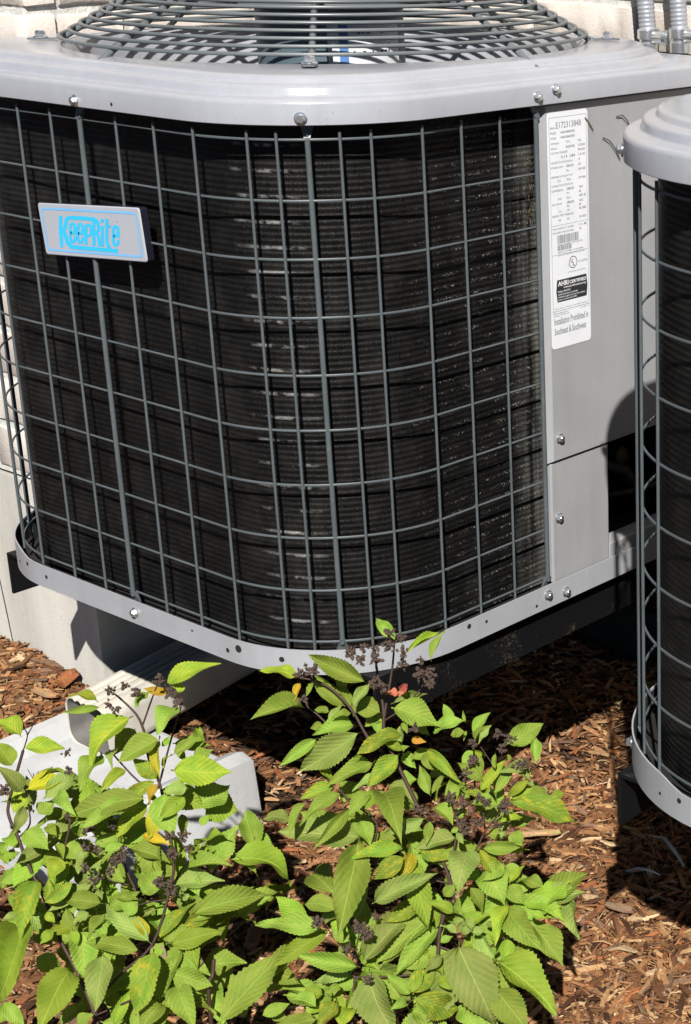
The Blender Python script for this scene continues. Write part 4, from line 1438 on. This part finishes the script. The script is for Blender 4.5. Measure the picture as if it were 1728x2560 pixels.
sb = empty('splash_block', (-0.62, 0.0, GZ))
tag(sb, 'pale grey splash block on the mulch under the downspout mouth', 'splash block')
sbl = -Vector((-0.62, 0.0, GZ))
b = MB()
def slab(y, z_floor):
    xl = -0.805 + 0.05 * max(0, (0.12 - y)); xr = -0.440 + 0.03 * max(0, 0.1 - y)
    return [(xl, y, GZ - 0.03), (xl + 0.006, y, -0.352), (xl + 0.014, y, -0.345), (xl + 0.028, y, -0.348), (xl + 0.045, y, z_floor), (xr - 0.085, y, z_floor), (xr - 0.055, y, -0.352), (xr - 0.035, y, -0.345), (xr - 0.012, y, -0.352), (xr, y, GZ - 0.03)]
sy = [0.214, 0.210, 0.198, 0.12, 0.05, -0.02, -0.08, -0.112, -0.120]
L_ = [slab(y, -0.3735) for y in sy]
def squash(l, t): return [(x + (-0.62 - x) * 0.03 * t, y, z if z < -0.42 else z - 0.012 * t) for x, y, z in l]
L_[0] = squash(L_[0], 1.0); L_[1] = squash(L_[1], 0.35); L_[-1] = squash(L_[-1], 1.0); L_[-2] = squash(L_[-2], 0.3)
b.loft(L_, True, True, True)
b.build('tray', MAT['splash'], sb, 30, sbl)

# ------------------------------------------------------------------ conduits on the rear wall
def conduit(x0, lean, label_, rr=0.0128, zb=0.643):
    e = empty('flexible_conduit', (x0, Y2 - 0.05, zb - 0.03))
    tag(e, label_, 'conduit', 'conduits above the lid')
    l_ = -Vector((x0, Y2 - 0.05, zb - 0.03))
    b = MB()
    prof = []
    z = zb; k = 0
    while z < 1.15:
        prof.append((rr + (0.0, 0.0007, 0.0008, 0.0001)[k % 4], z)); z += 0.0016; k += 1
    loops = [[(x0 - lean * (z - zb) + r * math.cos(2 * PI * i / 16), Y2 - 0.05 + r * math.sin(2 * PI * i / 16), z + 0.0012 * math.cos(2 * PI * i / 16)) for i in range(16)] for r, z in prof]
    b.loft(loops, True, True, True); b.build('hose', MAT['conduit'], e, 50, l_)
    b = MB(); b.lathe([(rr * 1.05, -0.022), (rr * 1.30, -0.021), (rr * 1.30, -0.006), (rr * 1.12, -0.004), (rr * 1.12, 0.0), (rr * 1.38, 0.001), (rr * 1.38, 0.014), (rr * 1.15, 0.016)], (x0, Y2 - 0.05, zb), 24)
    b.build('connector', MAT['zinc'], e, 30, l_)
    b = MB(); b.lathe([(0.008, -0.004), (0.010, 0), (0.010, 0.02), (0.012, 0.021), (0.012, 0.028), (0.005, 0.03)], (x0 + rr * 1.1, Y2 - 0.052, zb + 0.004), 12, (1, 0, 0))
    b.build('clamp_screw', MAT['zinc'], e, 30, l_)
conduit(-0.311, 0.10, 'left of two ribbed grey metal conduits on the wall behind the lid')
conduit(-0.248, 0.08, 'right of two ribbed grey metal conduits on the wall behind the lid', zb=0.648)
b = MB(); b.box((-0.36, Y2 - 0.095, 0.40), (-0.20, Y2 - 0.004, 0.618))
jb = b.build('junction_box', MAT['panel'], wall, loc=wl)
b = MB(); b.box((-0.364, Y2 - 0.100, 0.396), (-0.196, Y2 - 0.0955, 0.616)); b.build('cover', MAT['panel'], jb)

# ------------------------------------------------------------------ small litter
def strand(name, pts, r, mat, label_, cat):
    b = MB(); b.tube(pts, r, 5)
    o = b.build(name, MAT[mat], smooth=60)
    tag(o, label_, cat)
    return o
strand('dry_needle', [(0.0078, 0.449, 0.594), (0.0085, 0.455, 0.588), (0.008, 0.464, 0.577)], 0.0007, 'needle', 'short dark needle beside the top corner of the white label', 'needle')
strand('dry_needle', [(0.008, 0.510, 0.590), (0.0095, 0.520, 0.591), (0.0095, 0.530, 0.583), (0.008, 0.536, 0.574)], 0.0008, 'needle', 'upper curved dark needle on the service panel near the right unit', 'needle')
strand('dry_needle', [(0.008, 0.483, 0.566), (0.0095, 0.494, 0.561), (0.0095, 0.505, 0.550), (0.008, 0.516, 0.535)], 0.0008, 'needle', 'lower curved dark needle on the service panel near the right unit', 'needle')
b = MB()
for i in range(45):
    z0 = rnd.uniform(0.47, 0.55); y0 = rnd.uniform(0.370, 0.385); x0 = rnd.uniform(-0.026, -0.019)
    p = Vector((x0, y0, z0)); d = Vector((rnd.uniform(-.2, .6), rnd.uniform(-1, .4), rnd.uniform(-1, 1))).normalized() * rnd.uniform(.004, .011)
    b.tube([p, p + d * .5 + Vector((0.001, 0, 0.001)), p + d], 0.00022, 3)
tuft = b.build('dry_grass_tuft', MAT['straw']); tag(tuft, 'straw-coloured dry grass caught in the coil beside the service panel', 'dry grass')
def blade(pts, w, label_):
    b = MB(); P = [Vector(p) for p in pts]
    A, B_, C_ = [], [], []
    for i, p in enumerate(P):
        t = (P[min(i + 1, len(P) - 1)] - P[max(i - 1, 0)]).normalized(); s_ = t.cross(Vector((0, 0, 1))).normalized() * w / 2 * (1 if 0 < i < len(P) - 1 else .5)
        A.append(p - s_); B_.append(p + Vector((0, 0, .0015))); C_.append(p + s_)
    b.loft([A, B_, C_, [c - Vector((0, 0, .0012)) for c in B_]], False)
    b.add([A[0], B_[0], C_[0]], [(0, 1, 2)])
    o = b.build('plastic_strip', MAT['plastic'], smooth=60); tag(o, label_, 'strip', 'pale strips in the shade'); return o
blade([(0.073, 0.500, -0.432), (0.10, 0.490, -0.420), (0.13, 0.476, -0.424), (0.158, 0.462, -0.432)], 0.006, 'long thin pale strip on shaded mulch by the right unit')
blade([(0.103, 0.400, -0.430), (0.118, 0.407, -0.423), (0.133, 0.414, -0.424), (0.147, 0.421, -0.430)], 0.007, 'short pale strip on mulch at the edge of the shade')

# ------------------------------------------------------------------ mulch
def chip(mb, r, x, y, z, L, Wd, T, colr, tilt):
    yaw = r.uniform(0, 2 * PI); pitch = r.gauss(0, tilt); roll = r.gauss(0, tilt * 1.6)
    m = Euler((roll, pitch, yaw)).to_matrix()
    bend = r.uniform(-.12, .12) * L; taper0 = r.uniform(.25, 1.0); taper1 = r.uniform(.15, .9); sk = r.uniform(-.3, .3) * Wd
    vs_ = []
    for t, tw, bz in ((-.5, taper0, -abs(bend) * .4), (0, 1.0, abs(bend) * .4), (.5, taper1, -abs(bend) * .4)):
        for s_, h in ((-.5, 0), (.5, 0), (.42, 1), (-.42, 1)):
            vs_.append(m @ Vector((t * L, s_ * Wd * tw + sk * t + bend * (1 - 4 * t * t) * .5, (h - .3) * T * (0.5 + tw * .5) + bz)) + Vector((x, y, z)))
    fs = [(0, 1, 2, 3), (11, 10, 9, 8)]
    for i in (0, 4):
        fs += [(i, i + 4, i + 5, i + 1), (i + 1, i + 5, i + 6, i + 2), (i + 2, i + 6, i + 7, i + 3), (i + 3, i + 7, i + 4, i)]
    mb.add(vs_, fs, colr)
pal = [((.34, .175, .080), 22), ((.24, .115, .052), 26), ((.15, .070, .033), 22), ((.44, .265, .13), 13), ((.075, .036, .019), 14), ((.33, .125, .05), 10), ((.54, .38, .22), 7), ((.21, .13, .085), 7)]
pc = [c for c, k in pal]; pk = [k for c, k in pal]
r = random.Random(3)
mul = MB()
def in_wall(x, y): return (x < X1 + 0.004 and y > Y1 - 0.006) or y > Y2 - 0.006
def chips_at(n_, xr, yr, classes):
    k = 0
    while k < n_:
        x, y = r.uniform(*xr), r.uniform(*yr)
        if in_wall(x, y): continue
        if -0.80 < x < -0.45 and -0.10 < y < 0.20: 
            k += 1; continue
        c = r.choices(pc, pk)[0]; v = r.uniform(.80, 1.38); c = tuple(q * v for q in c)
        cl = r.choices(classes[0], classes[1])[0]
        if cl == 'fibre': L, Wd, T, tl = r.uniform(.010, .036), r.uniform(.0007, .0020), r.uniform(.0006, .0015), .26
        elif cl == 'chip': L, Wd, T, tl = r.uniform(.012, .038), r.uniform(.0028, .0085), r.uniform(.0012, .0034), .24
        elif cl == 'bit': L, Wd, T, tl = r.uniform(.003, .010), r.uniform(.0012, .004), r.uniform(.0008, .002), .4
        else: L, Wd, T, tl = r.uniform(.028, .060), r.uniform(.004, .010), r.uniform(.002, .005), .14
        z = ground_h(x, y) + r.uniform(0.0, 0.013)
        edge = 0.4 * max(0.0, 0.06 - (Y1 - y)) if x < X1 else 0
        z += edge * 0.5
        chip(mul, r, x, y, z, L, Wd, T, c, tl)
        k += 1
cls = (('fibre', 'chip', 'bit', 'big'), (40, 28, 25, 7))
chips_at(27000, (-1.30, 0.70), (-0.45, 1.0), cls)
chips_at(19000, (-0.42, 0.50), (-0.30, 0.62), cls)
chips_at(5000, (-1.30, -0.80), (-0.05, 0.22), cls)
chips_at(12000, (-2.4, 1.5), (-1.3, 1.0), (('fibre', 'chip', 'big'), (30, 50, 20)))
mo_ = mul.build('mulch', MAT['chips'])
tag(mo_, 'brown shredded bark mulch covering the bed', 'mulch', kind='stuff')
# a few large pieces lie on top
def bark(x, y, z, L, Wd, T, colr, yaw, label_, pitch=0.0, seed=1):
    rr = random.Random(seed); bm = MB()
    prof = [(-.5, .55), (-.3, .95), (0, 1), (.28, .9), (.5, .4)]
    loops = []
    for t, w_ in prof:
        loops.append([(t * L + rr.uniform(-.003, .003), s_ * Wd * w_ + rr.uniform(-.0015, .0015), h * T * (0.6 + 0.4 * w_) + rr.uniform(-.001, .001)) for s_, h in ((-.5, -.2), (.5, -.2), (.46, .5), (.15, .95), (-.2, .85), (-.48, .45))])
    bm.loft(loops, True, True, True)
    bm.c = [tuple(q * rr.uniform(.8, 1.15) for q in colr) for _ in bm.v]
    o = bm.build('bark_piece', MAT['chips'], smooth=35, loc=(x, y, z)); o.rotation_euler = (rr.uniform(-.2, .2), pitch, yaw)
    tag(o, label_, 'bark', 'large bark pieces'); return o
bark(-0.890, 0.195, -0.345, 0.036, 0.020, 0.015, (.32, .13, .05), 1.1, 'chunky orange-brown bark piece at the foot of the house corner', -0.5, 2)
bark(-0.885, 0.150, -0.352, 0.046, 0.013, 0.007, (.40, .23, .11), 0.35, 'long tan bark piece just in front of the chunky one by the wall', 0.1, 3)
bark(-0.075, 0.405, -0.436, 0.075, 0.010, 0.006, (.44, .29, .16), 0.75, 'long pale wood splinter right of the shrub near the spotted leaf', 0.0, 4)
bark(0.150, 0.330, -0.436, 0.040, 0.018, 0.006, (.30, .19, .12), 0.2, 'broad weathered bark flake in the sun at the lower right', 0.0, 5)
bark(-0.190, -0.010, -0.436, 0.062, 0.018, 0.010, (.24, .13, .08), 2.3, 'grooved brown bark piece lying between the two shrubs', 0.0, 6)

# ------------------------------------------------------------------ shrubs
def leaf_mesh(seed):
    rr = random.Random(seed)
    NR = 36
    arch = rr.uniform(-.02, .24); fold = rr.uniform(.12, .75); wav = rr.uniform(.02, .08); curl = rr.uniform(-.10, .16); ph = rr.uniform(0, 6); bendx = rr.uniform(-.05, .05); twist = rr.uniform(-.5, .5)
    pk_ = rr.uniform(.33, .42)
    vs_, fs, uvs = [], [], []
    for i in range(NR + 1):
        y = i / NR
        t = max(0.0, (y - .06) / .94)
        a = pk_ * 2.1
        w = (t ** a) * ((1 - t) ** (2.1 - a))
        w /= (pk_ ** a) * ((1 - pk_) ** (2.1 - a))
        w = 0.5 * min(1.0, w) ** 1.0 + 0.010
        if 3 < i < NR - 1: w *= 1.0 + (0.05 if i % 2 else -0.05) * rr.uniform(.6, 1.4)
        if i == NR: w = 0.004
        cx_ = bendx * math.sin(PI * y)
        for k, f in enumerate((-1, -.55, 0, .55, 1)):
            x = w * f
            z = arch * 4 * y * (1 - y) + fold * abs(x) * (1 - .4 * y) + wav * math.sin(y * 11 + ph + f * 1.3) * abs(f) + twist * x * (y - .3) - curl * max(0.0, y - .6) ** 2 * 3.5
            vs_.append((x + cx_, y, z)); uvs.append((0.5 + 0.5 * f * max(w, .02) / .5, y))
    for i in range(NR):
        for k in range(4):
            fs.append((i * 5 + k, i * 5 + k + 1, (i + 1) * 5 + k + 1, (i + 1) * 5 + k))
    me = bpy.data.meshes.new('leaf'); me.from_pydata(vs_, [], fs)
    uvl = me.uv_layers.new(name='leaf')
    for lp in me.loops: uvl.data[lp.index].uv = uvs[lp.vertex_index]
    for p in me.polygons: p.use_smooth = True
    me.materials.append(LEAFM['g']); me.update()
    return me
LM = [leaf_mesh(100 + i) for i in range(26)]
def head_mesh(seed):
    rr = random.Random(seed); b = MB()
    for i in range(16):
        d = Vector((rr.gauss(0, 1), rr.gauss(0, 1), rr.gauss(0, .8))).normalized(); c = d * rr.uniform(.0025, .0075); s_ = rr.uniform(.0012, .0024)
        bm = bmesh.new(); bmesh.ops.create_icosphere(bm, subdivisions=1, radius=s_)
        b.add([v.co * rr.uniform(.7, 1.35) + c for v in bm.verts], [[v.index for v in f.verts] for f in bm.faces]); bm.free()
        b.tube([Vector((0, 0, -.004)), c * .5, c], .00035, 3)
        e = c + d * .003
        b.tube([c, e], .0003, 3)
    me = b.mesh('seed_head'); me.materials.append(MAT['seed']); return me
HM = [head_mesh(i) for i in range(4)]
shrubs = {'L': empty('shrub', (-0.18, -0.25, GZ)), 'R': empty('shrub', (0.12, -0.08, GZ))}
tag(shrubs['L'], 'leafy green shrub at the left in front of the splash block', 'shrub', 'shrubs in the mulch bed')
tag(shrubs['R'], 'leafy green shrub with red leaflets in front of the badge unit corner', 'shrub', 'shrubs in the mulch bed')
lr = random.Random(21)
def place_leaf(pl, ty, B, T, n_, w_):
    Y = T - B; L = Y.length; Y.normalize()
    n_ = (n_ - Y * n_.dot(Y)).normalized(); X = Y.cross(n_)
    m = Matrix((X * w_, Y * L, n_ * (0.6 * L + 0.4 * w_))).transposed().to_4x4()
    m.translation = B - shrubs[pl].location
    o = bpy.data.objects.new('leaf', lr.choice(LM)); col.objects.link(o)
    o.parent = shrubs[pl]; o.matrix_local = m
    o.material_slots[0].link = 'OBJECT'; o.material_slots[0].material = LEAFM[ty]
    return o
V3 = lambda s_, k=1000.0: Vector([float(q) / k for q in s_.split(',')])
for ln in LEAVES.strip().splitlines():
    pl, ty, b_, t_, n_, w_ = ln.split()
    B, T, n_, w_ = V3(b_), V3(t_), V3(n_, 100.0), float(w_) / 1000
    T = T + (T - B) * 0.10
    place_leaf(pl, ty, B, T, n_, w_ * 0.98)
    # the opposite leaf of the pair, a little behind
    if T.z < -0.11 and ty in 'gpbys' and (T - B).length > 0.022 and lr.random() < 0.72:
        d = T - B
        q = Matrix.Rotation(lr.choice((-1, 1)) * lr.uniform(.7, 1.5), 3, n_)
        back = Vector((-0.012, 0.016, -0.012)) * lr.uniform(1.0, 2.8)
        place_leaf(pl, lr.choice('ggbp'), B + back, B + back + (q @ d) * lr.uniform(.7, 1.0), n_ + Vector((lr.gauss(0, .25), lr.gauss(0, .25), 0)), w_ * lr.uniform(.8, 1.0))
for ln in HEADS.strip().splitlines():
    pl, p_ = ln.split()
    s_ = lr.uniform(.75, 1.15)
    put('seed_head', lr.choice(HM), None, shrubs[pl], V3(p_) - shrubs[pl].location, (lr.uniform(0, 6), lr.uniform(0, 6), lr.uniform(0, 6)), (s_, s_, s_))
for ln in STEMS.strip().splitlines():
    q = ln.split(); pl = q[0]; r0, r1 = float(q[1]) / 2400, float(q[2]) / 2400
    pts = [V3(p_) for p_ in q[3:]]
    if r0 > 0.0016 and pts[0].z < -0.28:
        pts = [Vector((pts[0].x, pts[0].y, GZ - 0.01))] + pts
    # soften the corners
    fine = []
    for i in range(len(pts) - 1):
        p0, p1, p2, p3 = pts[max(i - 1, 0)], pts[i], pts[i + 1], pts[min(i + 2, len(pts) - 1)]
        for k in range(4):
            t = k / 4
            fine.append(0.5 * ((2 * p1) + (p2 - p0) * t + (2 * p0 - 5 * p1 + 4 * p2 - p3) * t * t + (3 * p1 - p0 - 3 * p2 + p3) * t ** 3))
    fine.append(pts[-1])
    b = MB(); b.tube([p - shrubs[pl].location for p in fine], r0, 7, r2=r1); b.build('stem', MAT['stem'], shrubs[pl], 60)
# more leaves just behind the outer layer
rowsL = [ln.split() for ln in LEAVES.strip().splitlines()]
for pl, cnt, zmax in (('L', 90, -0.13), ('R', 55, -0.10)):
    pool = [q for q in rowsL if q[0] == pl and V3(q[2]).z < zmax]
    for i in range(cnt):
        q = lr.choice(pool); B, T, n_ = V3(q[2]), V3(q[3]), V3(q[4], 100.0)
        side_ = (T - B).normalized().cross(n_)
        k = lr.uniform(2.0, 5.5)
        B2 = B + Vector((-0.55, 0.75, -0.35)) * 0.012 * k + side_ * lr.uniform(-.03, .03) + (T - B) * lr.uniform(-.3, .6)
        if B2.z < GZ + 0.03: continue
        d = Matrix.Rotation(lr.uniform(-2.2, 2.2), 3, n_) @ (T - B).normalized() * lr.uniform(.035, .075)
        place_leaf(pl, lr.choice('ggggbp'), B2, B2 + d, n_ + Vector((lr.gauss(0, .3), lr.gauss(0, .3), 0)), d.length * lr.uniform(.34, .48))
# young small leaves scattered through the shrub
for pl, cnt, zmax in (('L', 52, -0.04), ('R', 46, 0.02)):
    pool = [q for q in rowsL if q[0] == pl and V3(q[2]).z < zmax]
    for i in range(cnt):
        q = lr.choice(pool); B, T, n_ = V3(q[2]), V3(q[3]), V3(q[4], 100.0)
        k = lr.uniform(-.3, 1.8)
        B2 = B + Vector((-0.55, 0.75, -0.35)) * 0.012 * k + Vector((lr.gauss(0, .008), lr.gauss(0, .008), lr.gauss(0, .008)))
        d = Matrix.Rotation(lr.uniform(-2.6, 2.6), 3, n_) @ (T - B).normalized() * lr.uniform(.016, .040)
        place_leaf(pl, lr.choice('gbppys'), B2, B2 + d, n_ + Vector((lr.gauss(0, .35), lr.gauss(0, .35), lr.gauss(0, .2))), d.length * lr.uniform(.36, .50))
# leaves on the far side of each shrub, low down
for pl, cnt, ztop, rad in (('L', 8, -0.20, 0.20), ('R', 4, -0.14, 0.17)):
    c0 = shrubs[pl].location
    for i in range(cnt):
        a = math.radians(lr.uniform(20, 235)); rr_ = rad * math.sqrt(lr.random()); z = lr.uniform(GZ + .05, ztop)
        B = Vector((c0.x + rr_ * math.cos(a), c0.y + 0.02 + rr_ * math.sin(a), z))
        L = lr.uniform(.03, .07); d = Vector((math.cos(a + lr.uniform(-1, 1)), math.sin(a + lr.uniform(-1, 1)), lr.uniform(-.5, .35))).normalized()
        place_leaf(pl, lr.choice('gggbpy'), B, B + d * L, Vector((lr.uniform(-.3, .5), lr.uniform(-.5, .3), 1)), L * lr.uniform(.4, .55))
